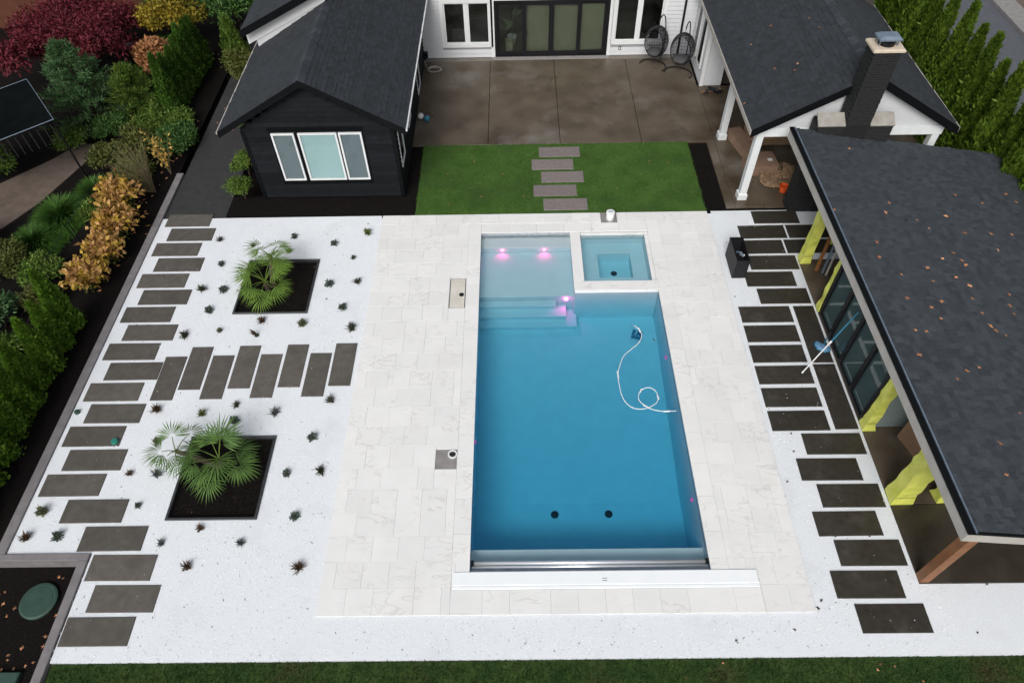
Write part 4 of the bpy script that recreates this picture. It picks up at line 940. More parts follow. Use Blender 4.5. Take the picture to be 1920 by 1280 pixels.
for k, (dx, m_, w_) in enumerate(((0, 'timber', .05), (.16, 'galvanised', .035), (.24, 'fascia', .03))):
    lb = tag(MB().tube([(0, 0, .02), (.55, .95, 2.1)], w_, 4).build('leaning_board', m_, None, (8.92+dx, 14.75-.1*k, .012)), ('brown timber board leaning in the end bay of the pool house', 'grey metal length leaning beside the brown timber board', 'pale trim length leaning beside the grey metal length')[k], 'board', 'boards leaning in the end bay')

# ================================================================ PLANTS
def tree(name, label, cat, loc, trunk, crown_me, rz=0, scale=1, group=None, trunk_m='bark', trunk_name='trunk'):
    t = thing(name, label, cat, loc, rz, group); t.scale = (scale,)*3 if not isinstance(scale, tuple) else scale
    mb = MB()
    for pts, rs in trunk: mb.tube(pts, rs, 6)
    mb.build(trunk_name, trunk_m, t, smooth=True); link('crown', crown_me, t); return t

def thuja_mesh(h, r, n, m, sl=.2, seed=0):
    g_ = np.random.default_rng(seed); u = g_.random(n)**.85; z = u*h*.97; prof = lambda q: r*np.minimum(1, (q*6+.45))*np.power(np.clip(1-q, 0, 1), .8)
    th = g_.uniform(0, 2*np.pi, n); lump = 1+.16*np.sin(3*th+7*u)+.12*np.sin(5*th-11*u+2)+.08*np.sin(23*u+2*th)
    rad = prof(u)*lump*g_.uniform(.62, 1.05, n)
    P = np.stack([rad*np.cos(th), rad*np.sin(th), z+.05], 1); out = np.stack([np.cos(th), np.sin(th), np.zeros(n)], 1)
    D = out*g_.uniform(.1, .6, (n, 1))+np.array([0, 0, 1.])*g_.uniform(.7, 1.3, (n, 1))+g_.normal(0, .28, (n, 3))
    V, F = leaves(P, D, out+g_.normal(0, .5, (n, 3)), g_.uniform(.6, 1.3, n)*sl, g_.uniform(.35, .6, n)*sl, .1)
    zz = np.linspace(0, .93, 9); k = 12; cv = []; 
    for q in zz:
        for a in range(k): cv.append((prof(np.array(q))*.62*math.cos(2*math.pi*a/k), prof(np.array(q))*.62*math.sin(2*math.pi*a/k), q*h+.05))
    cf = [(i*k+a, i*k+(a+1) % k, (i+1)*k+(a+1) % k, (i+1)*k+a) for i in range(len(zz)-1) for a in range(k)]
    V, F = join([(V, F), (np.array(cv), np.array(cf))]); return np_mesh('crown', V, F, m)
def hedge(name, spots, meshes, h, lab, group, jitter=.12):
    for i, (x, y, z) in enumerate(spots):
        s = random.uniform(1-jitter, 1+jitter)
        t = thing(name, lab(i, len(spots)), 'tree', (x+random.uniform(-.06, .06), y+random.uniform(-.05, .05), z), random.uniform(0, 6.28), group); t.scale = (random.uniform(.92, 1.08), random.uniform(.92, 1.08), s)
        link('trunk', meshes[1], t); link('crown', meshes[0][i % len(meshes[0])], t)
big_t = [thuja_mesh(4.6, .60, 7500, 'thuja', .18, s) for s in (1, 2, 3)]; big_k = MB().tube([(0, 0, 0), (0, 0, 2.6)], [.07, .02], 6).mesh('trunk', 'bark')
hedge('arborvitae', [(14.75+.05*math.sin(i), 14.0+i*.93, -.34) for i in range(19)], (big_t, big_k), 4.2,
      lambda i, n: 'tall arborvitae, %s from the near end of the right hedge' % ORD[i], 'right arborvitae hedge')
sm_t = [thuja_mesh(2.1, .42, 3400, 'thuja_left', .12, s) for s in (4, 5, 6)]; sm_k = MB().tube([(0, 0, 0), (0, 0, 1.1)], [.04, .015], 6).mesh('trunk', 'bark')
hedge('arborvitae', [(-12.72-.012*i, 13.0-i*.72, -.13) for i in range(10)], (sm_t, sm_k), 1.75,
      lambda i, n: 'low bright arborvitae beside the bare bed, %s from the amber shrubs' % ORD[i], 'low left arborvitae hedge')
dk_t = [thuja_mesh(2.2, .52, 3200, 'thuja_dark', .13, s) for s in (7, 8, 9)]
hedge('arborvitae', [(-13.0, 23.7+i*.62, -.13) for i in range(7)], (dk_t, sm_k), 1.9,
      lambda i, n: 'dark arborvitae beside the side path, %s from the camera end' % ORD[i], 'far left arborvitae hedge')

def blob(n, c, rad, seed, shell=.55):
    g_ = np.random.default_rng(seed); d = unit(g_.normal(size=(n, 3))); r = g_.uniform(shell, 1.0, (n, 1))
    lump = 1+.22*np.sin(4*d[:, :1]+3*d[:, 1:2]*2+seed)+.15*np.sin(9*d[:, 2:]+5*d[:, :1])
    return np.array(c)+d*r*lump*np.array(rad), d
def clumps(seed, centre, rad, k, cr, n, L, Wd, m, droop=0., up=.35, name='crown'):
    g_ = np.random.default_rng(seed); parts = []
    for i in range(k):
        d = unit(g_.normal(size=3)); d[2] = abs(d[2])*.9-.15; c = np.array(centre)+d*np.array(rad)*g_.uniform(.35, .95); s = g_.uniform(.7, 1.25)
        P, D = blob(n//k, c, np.array([cr, cr, cr*.75])*s, seed*31+i, .25); q = len(P)
        dirs = D*.8+g_.normal(0, .55, (q, 3)); dirs[:, 2] += up-droop
        parts.append(leaves(P, dirs, D+np.array([0, 0, .7])+g_.normal(0, .5, (q, 3)), g_.uniform(.6, 1.3, q)*L, g_.uniform(.7, 1.2, q)*Wd, .2))
    V, F = join(parts); return np_mesh(name, V, F, m)
def limbs(h, spread, k, r0, seed):
    g_ = random.Random(seed); out = [([(0, 0, 0), (.05, .02, h*.35), (-.03, .05, h*.7)], [r0, r0*.8, r0*.5])]
    for i in range(k):
        a = 6.28*i/k+g_.uniform(-.3, .3); z0 = h*g_.uniform(.25, .55); e = spread*g_.uniform(.6, 1)
        out.append(([(0, 0, z0), (e*.5*math.cos(a), e*.5*math.sin(a), z0+h*.2), (e*math.cos(a), e*math.sin(a), h*g_.uniform(.75, 1))], [r0*.5, r0*.35, r0*.12]))
    return out
GZ = -.34
# top-left trees
tree('maple_tree', 'large burgundy-leaved maple in the top left corner', 'tree', (-17.7, 26.7, GZ), limbs(2.6, 2.2, 7, .14, 1), clumps(11, (0, 0, 2.0), (3.0, 2.5, 1.1), 44, .66, 22000, .17, .07, 'maple', droop=.35))
tree('yellow_tree', 'yellow-leaved autumn tree at the top left beside the far hedge', 'tree', (-13.9, 28.5, GZ), limbs(2.6, 1.2, 6, .09, 2), clumps(12, (0, 0, 1.9), (1.35, 1.2, 1.1), 22, .46, 8000, .15, .09, 'yellow_leaf', droop=.3))
tree('evergreen_tree', 'dark evergreen tree between the yellow tree and the house gable', 'tree', (-12.0, 30.0, GZ), limbs(2.4, 1.0, 6, .09, 3), clumps(13, (0, 0, 1.7), (1.5, 1.5, 1.1), 24, .55, 9000, .16, .07, 'evergreen'))
tree('evergreen_shrub', 'dark leafy shrub at the corner of the house, over the side path', 'shrub', (-10.6, 25.9, GZ), limbs(1.5, .7, 6, .05, 4), clumps(14, (0, 0, 1.0), (.75, .95, .8), 18, .38, 6500, .16, .05, 'olive_green', droop=.2), trunk_name='stem')
tree('bright_conifer', 'small light green conifer above the corner shrub', 'tree', (-11.7, 27.9, GZ), [([(0, 0, 0), (0, 0, 1.8)], [.05, .02])], thuja_mesh(2.0, .6, 3000, 'shrub_green', .17, 21))
tree('dark_shrub', 'dark green shrub between the black railing and the yellow tree', 'shrub', (-15.3, 30.6, GZ), limbs(1.6, .8, 5, .05, 5), clumps(15, (0, 0, 1.2), (.8, .8, .8), 12, .45, 4000, .14, .07, 'evergreen'), trunk_name='stem')
tree('orange_shrub', 'peach-orange autumn shrub behind the dark green hedge', 'shrub', (-14.35, 26.3, GZ), limbs(1.7, .7, 7, .04, 6), clumps(16, (0, 0, 1.2), (.85, .75, .75), 16, .33, 3600, .17, .11, 'orange_leaf', up=.8), trunk_name='stem')
def pine(name, label, loc, h, r, m, seed, n=26, cat='tree', scale=1):
    g_ = np.random.default_rng(seed); br = [([(0, 0, 0), (0, 0, h)], [.09*h/3, .02])]; parts = []
    for i in range(n):
        u = i/(n-1); z = h*(.1+.86*u); L = r*(1-u)**.8+.18; k = 6 if u < .8 else 4
        for q in range(k):
            a = g_.uniform(0, 6.28); e = np.array([math.cos(a), math.sin(a), .45+u*.8]); e = e/np.linalg.norm(e)*L*g_.uniform(.7, 1.1); b0 = np.array([0, 0, z]); b1 = b0+e*np.array([1, 1, .55])
            br.append(([tuple(b0), tuple(b1)], [.018, .006])); w_ = 70; t_ = g_.random((w_, 1))**.7; P = b0+(b1-b0)*t_+g_.normal(0, .02, (w_, 3))
            D = e/np.linalg.norm(e)*.9+g_.normal(0, .65, (w_, 3))+np.array([0, 0, .35]); parts.append(leaves(P, D, g_.normal(size=(w_, 3)), g_.uniform(.12, .28, w_), .03, .05))
    V, F = join(parts); return tree(name, label, cat, loc, br, np_mesh('crown', V, F, m), 0, scale)
pine('pine_tree', 'blue-green pine with upright shoots beside the black canopy', (-16.0, 23.5, GZ), 3.3, 1.95, 'pine', 31, 24)
pine('young_pine', 'young green pine between the big pine and the far hedge', (-14.4, 23.9, GZ), 2.1, 1.15, 'shrub_green', 32, 22)
MIX = [('leafy_shrub', 'low dark leafy shrub under the right side of the pine', (-14.9, 22.6), .75, .6, 'evergreen', 41), ('leafy_shrub', 'bright green spreading shrub at the foot of the far hedge', (-12.9, 22.9), .7, .65, 'shrub_green', 42),
       ('leafy_shrub', 'dark green shrub leaning over the bed beside the yellow sapling', (-12.25, 21.6), .8, .7, 'evergreen', 43), ('leafy_shrub', 'olive shrub in the middle of the left garden bed', (-13.7, 21.4), .85, .75, 'olive_green', 44),
       ('leafy_shrub', 'mixed green shrub left of the dry willow stems', (-14.6, 20.9), .65, .55, 'olive_green', 45), ('leafy_shrub', 'yellow-green shrub right below the orange shrub', (-13.6, 23.6), .8, .5, 'shrub_green', 46),
       ('leafy_shrub', 'small rounded shrub beside the garden path near the canopy', (-16.3, 21.9), .6, .6, 'shrub_green', 47), ('leafy_shrub', 'rounded dark shrub cut by the left edge below the canopy', (-18.6, 20.4), .95, .75, 'shrub_green', 48),
       ('leafy_shrub', 'bluish conifer shrub at the left edge behind the wire fence', (-15.0, 13.3), .8, .65, 'pine', 49), ('leafy_shrub', 'golden green conifer shrub at the left edge below the path', (-15.8, 15.5), .8, .7, 'olive_green', 50),
       ('leafy_shrub', 'green conifer shrub next to the wire fence below the grass clump', (-14.4, 15.2), .65, .6, 'shrub_green', 51), ('leafy_shrub', 'olive conifer shrub between the fence and the bright hedge', (-14.0, 13.9), .6, .5, 'olive_green', 52),
       ('leafy_shrub', 'green shrub at the left edge beside the bright hedge', (-14.4, 11.8), .7, .6, 'shrub_green', 53),
       ('leafy_shrub', 'dark undergrowth shrub between the two pines', (-15.2, 24.6), .9, .6, 'evergreen', 54), ('leafy_shrub', 'leafy shrub with yellowing tips under the young pine', (-13.5, 22.3), .9, .55, 'shrub_green', 55)]
for nm, lab, (x, y), h, r, m, s in MIX:
    tree(nm, lab, 'shrub', (x, y, GZ), limbs(h*1.15, r*.85, 6, .03, s), clumps(s, (0, 0, h*.75), (r*1.05, r*1.05, h*.5), 20, r*.45, 5200, .13, .05, m), trunk_name='stem')
tree('side_shrub', 'small bright green shrub against the front left corner of the dark wing', 'shrub', (-9.15, 18.6, -.1), limbs(.7, .4, 6, .025, 61), clumps(61, (0, 0, .55), (.42, .38, .4), 14, .2, 3600, .09, .035, 'shrub_green'), trunk_name='stem')
tree('side_shrub', 'taller narrow green shrub behind the small shrub at the dark wing', 'shrub', (-9.25, 19.7, -.1), limbs(.9, .35, 6, .025, 62), clumps(62, (0, 0, .7), (.35, .4, .45), 12, .2, 3200, .09, .035, 'shrub_green'), trunk_name='stem')
tree('side_shrub', 'sparse low shrub on the side path edge near the wing eave', 'shrub', (-10.1, 22.6, -.1), limbs(.5, .35, 5, .02, 63), clumps(63, (0, 0, .35), (.3, .4, .25), 8, .18, 700, .10, .04, 'evergreen'), trunk_name='stem')

# amber hydrangeas with broad leaves
for nm, lab, (x, y), h, r, s in (('amber_shrub', 'broad-leaved amber shrub, the middle one of the amber row', (-12.75, 16.9), 1.0, .62, 71), ('amber_shrub', 'broad-leaved amber shrub farthest from the camera, with pinkish tips', (-13.0, 18.1), 1.1, .6, 72),
                               ('amber_shrub', 'broad-leaved amber shrub nearest the bright arborvitae', (-12.85, 14.7), .75, .5, 73), ('amber_shrub', 'small amber shrub between the middle and near amber shrubs', (-12.7, 15.8), .8, .5, 74)):
    g_ = np.random.default_rng(s); t = tree(nm, lab, 'shrub', (x, y, -.13), limbs(h, r, 9, .02, s), clumps(s, (0, 0, h*.7), (r, r, h*.42), 30, .34, 520, .19, .13, 'amber_leaf', up=.4), trunk_m='twig', trunk_name='stem')
    k = 220; P, D = blob(k, (0, 0, h*.4), (r*.8, r*.8, h*.4), s+5, .2); V, F = leaves(P, D+g_.normal(0, .4, (k, 3)), D, .13, .08, .2); link('lower_leaf', np_mesh('lower_leaf', V, F, 'olive_green'), t)['kind'] = 'stuff'
# dry willow fan and gold sapling
wf = thing('dry_willow', 'dry willow-like shrub with a fan of pale thin stems', 'shrub', (-12.36, 19.1, -.13)); st = MB(); lf = []
for i in range(110):
    a = random.uniform(1.75, 4.6); e = random.uniform(.25, 1.35); h = random.uniform(.7, 1.7); c1 = Vector((.35*e*math.cos(a), .35*e*math.sin(a), h*.5)); c2 = Vector((e*math.cos(a), e*math.sin(a), h))
    st.tube([(0, 0, 0), c1, c2+Vector((random.gauss(0, .06), random.gauss(0, .06), 0))], [.009, .007, .004], 4); lf += [c1.lerp(c2, random.uniform(.2, 1)) for _ in range(7)]
st.build('stem', 'twig', wf); lf = np.array([tuple(v) for v in lf]); V, F = leaves(lf, rvec(len(lf))+np.array([0, 0, .3]), rvec(len(lf)), .10, .025, .1); link('crown', np_mesh('crown', V, F, 'olive_green'), wf)
gs = thing('gold_sapling', 'slender sapling with bright gold leaves in the left bed', 'tree', (-12.15, 20.1, -.13)); st = MB(); lf = []
for i in range(9):
    a = random.uniform(0, 6.28); e = random.uniform(.1, .45); h = random.uniform(1.0, 1.9); st.tube([(0, 0, 0), (e*.4*math.cos(a), e*.4*math.sin(a), h*.5), (e*math.cos(a), e*math.sin(a), h)], [.012, .008, .004], 4); lf += [(e*t_*math.cos(a), e*t_*math.sin(a), h*(.35+.65*t_)) for t_ in np.linspace(.1, 1, 16)]
st.build('stem', 'twig', gs); lf = np.array(lf)+RNG.normal(0, .05, (len(lf), 3)); V, F = leaves(lf, rvec(len(lf)), rvec(len(lf))+np.array([0, 0, 1]), .14, .07, .2); link('crown', np_mesh('crown', V, F, 'gold_leaf'), gs)
# ornamental grass
for lab, (x, y), r, s in (('large arching clump of bright green grass beside the garden path', (-15.1, 17.9), 1.0, 81), ('bright green grass clump behind the large clump, nearer the willow', (-14.4, 19.2), .8, 82), ('grass clump in front of the large clump, nearer the camera', (-15.5, 16.7), .8, 83)):
    g_ = np.random.default_rng(s); n = 2600; a = g_.uniform(0, 6.28, n); e = g_.random(n)**.7; D = np.stack([np.cos(a)*e, np.sin(a)*e, .9-.5*e], 1)+g_.normal(0, .12, (n, 3)); P = np.stack([np.cos(a)*e*.35*r, np.sin(a)*e*.35*r, np.zeros(n)], 1)
    L = g_.uniform(.5, 1.0, n)*r; V1, F1 = leaves(P, D, np.array([[0, 0, 1.]])+0*D, L*.6, .035, .05); V2, F2 = leaves(P+unit(D)*(L*.35)[:, None], unit(D)+np.array([0, 0, -.35]), np.array([[0, 0, 1.]])+0*D, L*.65, .03, .3)
    V, F = join([(V1, F1), (V2, F2)]); t = thing('ornamental_grass', lab, 'grass clump', (x, y, GZ), 0, 'ornamental grass clumps'); link('foliage', np_mesh('foliage', V, F, 'lime_grass'), t)

# fan palms
def fan(mbV, base, direction, L, n=22, spread=2.5, droop=.25, seed=0):
    g_ = random.Random(seed); d = Vector(direction).normalized(); side = d.cross(Vector((0, 0, 1))); side = side.normalized() if side.length > .1 else Vector((1, 0, 0)); up = side.cross(d)
    P, D, Nn, Ls, Wd = [], [], [], [], []
    for i in range(n):
        a = (i/(n-1)-.5)*spread; v = d*math.cos(a)+side*math.sin(a)-Vector((0, 0, 1))*droop*g_.uniform(.5, 1.2)+up*.12*abs(math.sin(a))
        P.append(base+v*L*.12); D.append(v); Nn.append(up); Ls.append(L*(1-.18*abs(a)/1.3)*g_.uniform(.9, 1.08)); Wd.append(L*.062)
    return leaves(np.array([tuple(p) for p in P]), np.array([tuple(p) for p in D]), np.array([tuple(p) for p in Nn]), Ls, Wd, .10)
def palm(label, loc, stems, m, seed):
    g_ = random.Random(seed); t = thing('fan_palm', label, 'palm', loc); tk = MB(); k = 0
    for (bx, by), (hx, hy, hz2), nf, L, el in stems:
        tk.tube([(bx, by, -.1), ((bx+hx)/2, (by+hy)/2, hz2*.5), (hx, hy, hz2)], [.075, .07, .05], 8)
        for i in range(nf):
            a = 2.4*i+g_.uniform(-.3, .3)+seed; e = el[0]+(el[1]-el[0])*g_.random(); pd = Vector((math.cos(a)*math.cos(e), math.sin(a)*math.cos(e), math.sin(e))); b0 = Vector((hx, hy, hz2)); b1 = b0+pd*L*g_.uniform(.7, 1.2)
            f = link('frond', np_mesh('frond', *fan(None, b1, (pd.x, pd.y, pd.z*.5-.1), L*g_.uniform(.9, 1.1), 20, 3.3, .30, seed*50+k), m), t); MB().tube([b0, b0.lerp(b1, .5)+Vector((0, 0, .04)), b1], [.014, .011, .008], 5).build('stalk', 'shrub_green', f); k += 1
    tk.build('trunk', 'bark', t)
palm('fan palm with one taller stem in the bed nearer the house', (-7.45, 14.35, 0), [((0, 0), (.02, -.02, .34), 14, .52, (-.1, 1.0)), ((.1, .15), (.20, .55, .8), 8, .42, (-.1, 1.0))], 'palm', 3)
palm('dense fan palm with a stem leaning left, in the bed nearer the camera', (-7.28, 8.42, 0), [((0, 0), (.05, .0, .34), 13, .55, (-.1, 1.0)), ((-.05, 0), (-.95, .10, .55), 6, .46, (-.1, .8))], 'palm_dark', 5)

# small plants in the gravel
def rosette(kind, seed):
    g_ = np.random.default_rng(seed)
    if kind in ('dark', 'red', 'grey', 'green'):
        n = 46; a = g_.uniform(0, 6.28, n); e = g_.uniform(.1, 1.25, n); D = np.stack([np.cos(a)*np.sin(e), np.sin(a)*np.sin(e), np.cos(e)+.1], 1); L = g_.uniform(.09, .22, n); Wd = .022; P = g_.normal(0, .03, (n, 3))*np.array([1, 1, 0])+np.array([0, 0, .0])
        V, F = leaves(P, D, np.array([[0, 0, 1.]])+0*D+g_.normal(0, .2, (n, 3)), L, Wd, .2); n2 = 40; P2, D2 = blob(n2, (0, 0, .03), (.085, .085, .06), seed+3, .3); V2, F2 = leaves(P2, D2, D2[:, [1, 2, 0]], .06, .03, .1); V, F = join([(V, F), (V2, F2)])
    elif kind == 'blade':
        n = 14; a = g_.uniform(1.2, 2.6, n); e = g_.uniform(.1, .7, n); D = np.stack([np.cos(a)*np.sin(e), np.sin(a)*np.sin(e), np.cos(e)], 1); V, F = leaves(g_.normal(0, .02, (n, 3))*np.array([1, 1, 0]), D, g_.normal(size=(n, 3)), g_.uniform(.2, .34, n), .03, .05)
    else:
        n = 150; P, D = blob(n, (0, 0, .045), (.085, .085, .075), seed, .55); P[:, 2] = np.abs(P[:, 2]); V, F = leaves(P, D*.6+g_.normal(0, .4, (n, 3))+np.array([0, 0, .2]), D, g_.uniform(.04, .075, n), .035, .1)
        if kind == 'olive':
            k = 18; a = g_.uniform(0, 6.28, k); D2 = np.stack([np.cos(a)*.5, np.sin(a)*.5, np.ones(k)], 1); V2, F2 = leaves(g_.normal(0, .03, (k, 3))*np.array([1, 1, 0]), D2, g_.normal(size=(k, 3)), .22, .02, .1); V, F = join([(V, F), (V2, F2)])
    return V, F
KM = dict(dark='dark_plant', red='red_plant', grey='grey_plant', green='olive_green', blade='red_plant', sage='sage', olive='olive_plant')
KD = dict(dark='dark spiky plant', red='reddish-brown spiky plant', grey='silvery spiky plant', green='green spiky plant', blade='pinkish plant of upright blades', sage='rounded blue-green plant', olive='olive tufted plant')
KME = {k: [np_mesh('foliage', *rosette(k, 100+7*i+s), KM[k]) for s in range(3)] for i, k in enumerate(KM)}
CROWN = MB().lathe([(.06, -.01), (.05, .03), (.02, .04)], (0, 0, 0), 8).mesh('root_crown', 'dark_plant')
UP, LO = 'the far palm bed', 'the near palm bed'
PLN = [('dark','beside the second paver of the left walkway'), ('sage','left of %s, level with its far edge' % UP), ('dark','left of %s, next to the walkway' % UP), ('sage','left of %s, close to its left edge' % UP),
 ('sage','left of the near corner of %s' % UP), ('dark','beside the left walkway just above the cross walkway'), ('olive','above the second paver of the cross walkway'), ('red','touching the near edge of %s' % UP),
 ('blade','above the middle of the cross walkway'), ('olive','just below the near right corner of %s' % UP), ('dark','above the last paver of the cross walkway'), ('sage','right of the near corner of %s' % UP),
 ('dark','at the paving edge, right of %s' % UP), ('sage','right of %s, close to its right edge' % UP), ('sage','right of the far corner of %s' % UP), ('sage','above the far right corner of %s' % UP),
 ('green','at the far right corner by the black mulch'), ('sage','just above the tall palm stem'), ('dark','small, left of the tall palm stem'), ('olive','right beside the tall palm stem'),
 ('red','below the first paver of the cross walkway'), ('green','above the crown of the palm nearer the camera'), ('dark','below the fourth paver of the cross walkway'), ('grey','below the fifth paver of the cross walkway'),
 ('dark','below the last paver of the cross walkway'), ('sage','behind the crown of the palm nearer the camera'), ('olive','left of the far corner of %s' % LO), ('sage','right of the far corner of %s' % LO),
 ('sage','close to the right edge of %s' % LO), ('dark','at the paving edge, right of %s' % LO), ('red','beside the left walkway, level with %s' % LO), ('grey','left of %s, under the leaning palm stem' % LO),
 ('sage','left of the near corner of %s' % LO), ('red','just below the near edge of %s' % LO), ('grey','beside the paver below %s' % LO), ('grey','below the near right corner of %s' % LO),
 ('sage','right of the near corner of %s' % LO), ('red','beside the third-last paver of the left walkway'), ('red','nearest the camera, close to the paving edge'),
 ('olive','farthest left, beside the retaining wall'), ('red','in the corner of the retaining wall'), ('sage','between the retaining wall corner and the left walkway')]
XY = [(-9.43, 16.49), (-9.10, 15.40), (-9.40, 14.35), (-8.74, 14.29), (-8.96, 13.49), (-9.40, 12.55), (-8.46, 12.72), (-7.33, 13.07), (-7.36, 12.54), (-6.15, 12.93), (-4.71, 12.75), (-5.08, 13.53), (-4.79, 14.57), (-5.62, 14.48), (-5.06, 15.60), (-5.75, 16.24), (-4.76, 16.74), (-7.07, 16.59), (-8.31, 16.20), (-7.12, 15.93), (-9.40, 10.06), (-8.17, 9.91), (-7.35, 10.18), (-6.29, 9.93), (-4.91, 10.29), (-7.29, 9.70), (-9.07, 9.11), (-5.19, 9.17), (-5.64, 8.17), (-4.82, 8.22), (-9.47, 8.22), (-8.79, 8.19), (-8.98, 7.38), (-7.35, 6.79), (-8.14, 6.44), (-6.33, 6.43), (-5.22, 7.05), (-7.38, 5.89), (-4.91, 5.85), (-11.17, 7.23), (-11.29, 6.60), (-10.56, 6.63)]
for i, ((k, where), (x, y)) in enumerate(zip(PLN, XY)):
    t = thing('gravel_plant', '%s in gravel, %s' % (KD[k], where), 'plant', (x, y, .0), random.uniform(0, 6.28), 'small plants in the white gravel'); s = random.uniform(.65, 1.2)*(.75 if i == 18 else 1); t.scale = (s, s, s)
    link('foliage', KME[k][i % 3], t); link('root_crown', CROWN, t)
def lidcap(label, loc, r, m):
    o = thing('irrigation_cap', label, 'cap', loc); MB().lathe([(r, 0), (r, .05), (r*.85, .07)], (0, 0, 0), 18).build('cap', m, o); MB().lathe([(r*.5, .069), (r*.5, .078)], (0, 0, 0), 14).build('plug', m, o)
lidcap('teal round cap on the corner of a left walkway paver', (-10.14, 9.11) + (.02,), .085, 'teal_plastic'); lidcap('small dark green cap in gravel beside the retaining wall', (-11.45, 10.02) + (.0,), .07, 'green_lid')

# fallen leaves
LF = []
for s in range(4):
    rr = random.Random(s); o_ = []
    for k in range(9):
        a = 2*math.pi*k/9; r_ = (1 if k % 2 else .5)*rr.uniform(.8, 1.15); o_.append((r_*math.cos(a)*.075, r_*math.sin(a)*.05, .012*rr.random()))
    LF.append((MB().add(o_+[(0, 0, .022)], [(i, (i+1) % 9, 9) for i in range(9)])))
LFM = {m: [q.mesh('fallen_leaf', m) for q in LF] for m in ('dead_leaf', 'dark_leaf')}
def fallen(spots, label, group, m, s=(.7, 1.2)):
    for i, (x, y, z, tilt) in enumerate(spots):
        o = link('fallen_leaf', LFM[m][i % 4], None, (x, y, z), random.uniform(0, 6.28)); k = random.uniform(*s); o.scale = (k, k, k)
        if tilt: o.rotation_euler = Euler((0, tilt, random.uniform(0, 6.28)), 'XYZ') if False else (Matrix.Rotation(tilt, 3, 'Y') @ Matrix.Rotation(random.uniform(0, 6.28), 3, 'Z')).to_euler()
        tag(o, label, 'leaf', group)
rl = [(8.99, 12.87), (10.71, 13.64), (11.70, 13.63), (12.49, 13.71), (13.11, 13.79), (8.86, 12.32), (11.01, 12.77), (11.13, 12.52), (11.16, 12.37), (10.61, 12.52), (10.04, 12.12), (10.00, 11.66), (9.23, 11.77), (10.68, 11.88), (10.94, 11.63), (10.81, 11.19), (9.93, 10.99), (9.59, 10.76), (9.68, 10.43), (8.89, 9.99), (9.14, 9.98), (10.85, 10.74), (11.72, 11.08), (11.89, 11.47), (11.69, 10.81), (10.87, 10.35), (10.94, 10.21), (11.13, 10.09), (9.65, 8.94), (9.33, 8.69), (8.69, 9.27), (9.56, 7.13), (9.33, 6.42), (10.37, 7.92), (8.22, 13.98), (9.92, 14.53), (10.49, 13.94), (11.45, 14.24), (12.13, 15.24), (12.83, 15.02), (14.66, 17.22), (13.97, 15.26), (10.26, 17.64), (9.57, 16.87), (13.82, 15.58), (9.67, 14.10), (9.07, 10.98), (9.99, 9.06), (12.37, 13.09)]
fallen([(x, y, rz_(x)+.022, math.atan(hs)) for x, y in rl], 'fallen rust-coloured leaf lying on the pool house roof', 'fallen leaves on the pool house roof', 'dead_leaf', (.75, 1.4))
fallen([(x, y, z, -math.atan(psl)) for x, y, z in [(8.46, 22.52, 3.62), (9.49, 21.20, 4.21), (8.09, 20.24, 3.41), (8.63, 19.95, 3.72), (8.51, 19.71, 3.65), (7.08, 19.26, 2.83), (6.95, 19.59, 2.76), (7.80, 22.04, 3.24), (9.39, 21.91, 4.15)]], 'fallen pale leaf lying on the porch roof', 'fallen leaves on the porch roof', 'dead_leaf', (.6, .9))
fallen([(x, y, .004, 0) for x, y in [(-2.69, 11.95), (-3.17, 11.73), (5.82, 8.40), (6.34, 5.03), (6.23, 4.87), (6.76, 9.14), (6.69, 8.63), (6.33, 7.82), (5.63, 4.44), (6.32, 13.78), (7.05, 9.40), (7.06, 6.45), (7.82, 6.44), (9.96, 5.34), (9.34, 4.35), (-4.81, 17.18), (-4.21, 17.16), (-8.34, 14.29), (-6.21, 15.25), (-8.04, 12.15), (-5.62, 13.91), (4.38, 4.24), (4.72, 3.83), (6.16, 7.44), (-7.67, 7.20), (-4.21, 7.43)]], 'fallen dark leaf lying on the white gravel or pale paving', 'fallen leaves on the gravel and paving', 'dark_leaf', (.45, .8))
fallen([(random.uniform(-11.6, -10.0), random.uniform(3.6, 5.9), -.335, 0) for _ in range(26)], 'fallen orange leaf lying in the sunken bed at the lower left', 'fallen leaves in the sunken bed', 'dead_leaf', (.5, .9))
fallen([(random.uniform(-9, 9), random.uniform(3.3, 3.85), -.03, 0) for _ in range(12)]+[(random.uniform(-3, 6), random.uniform(17.8, 21.1), .02, 0) for _ in range(16)], 'fallen leaf lying on green grass', 'fallen leaves on the grass', 'dead_leaf', (.4, .7))
fallen([(random.uniform(-13, -12), random.uniform(14, 24), -.115, 0) for _ in range(40)]+[(random.uniform(-11.4, -10.2), random.uniform(22, 28), -.012, 0) for _ in range(14)], 'fallen yellow-brown leaf lying on dark soil by the left garden bed', 'fallen leaves on the left bed', 'dead_leaf', (.5, 1.1))
# scattered specks of bark and soil on the gravel (uncountable)
n = 700; P = np.stack([RNG.uniform(-11.3, 8.4, n), RNG.uniform(4, 17.3, n), np.full(n, .004)], 1); P = P[(P[:, 0] < -4.5) | (P[:, 1] < 4.7) | ((P[:, 0] > 6.3))]; P = P[~((P[:, 0] < -9.6) & (P[:, 1] < 6.3))]
D = RNG.normal(size=(len(P), 3)); D[:, 2] = .05; V, F = leaves(P, D, np.array([[0, 0, 1.]])+0*D, RNG.uniform(.02, .075, len(P)), RNG.uniform(.008, .02, len(P)), 0); o = link('soil_specks', np_mesh('soil_specks', V, F, 'mulch')); o['kind'] = 'stuff'

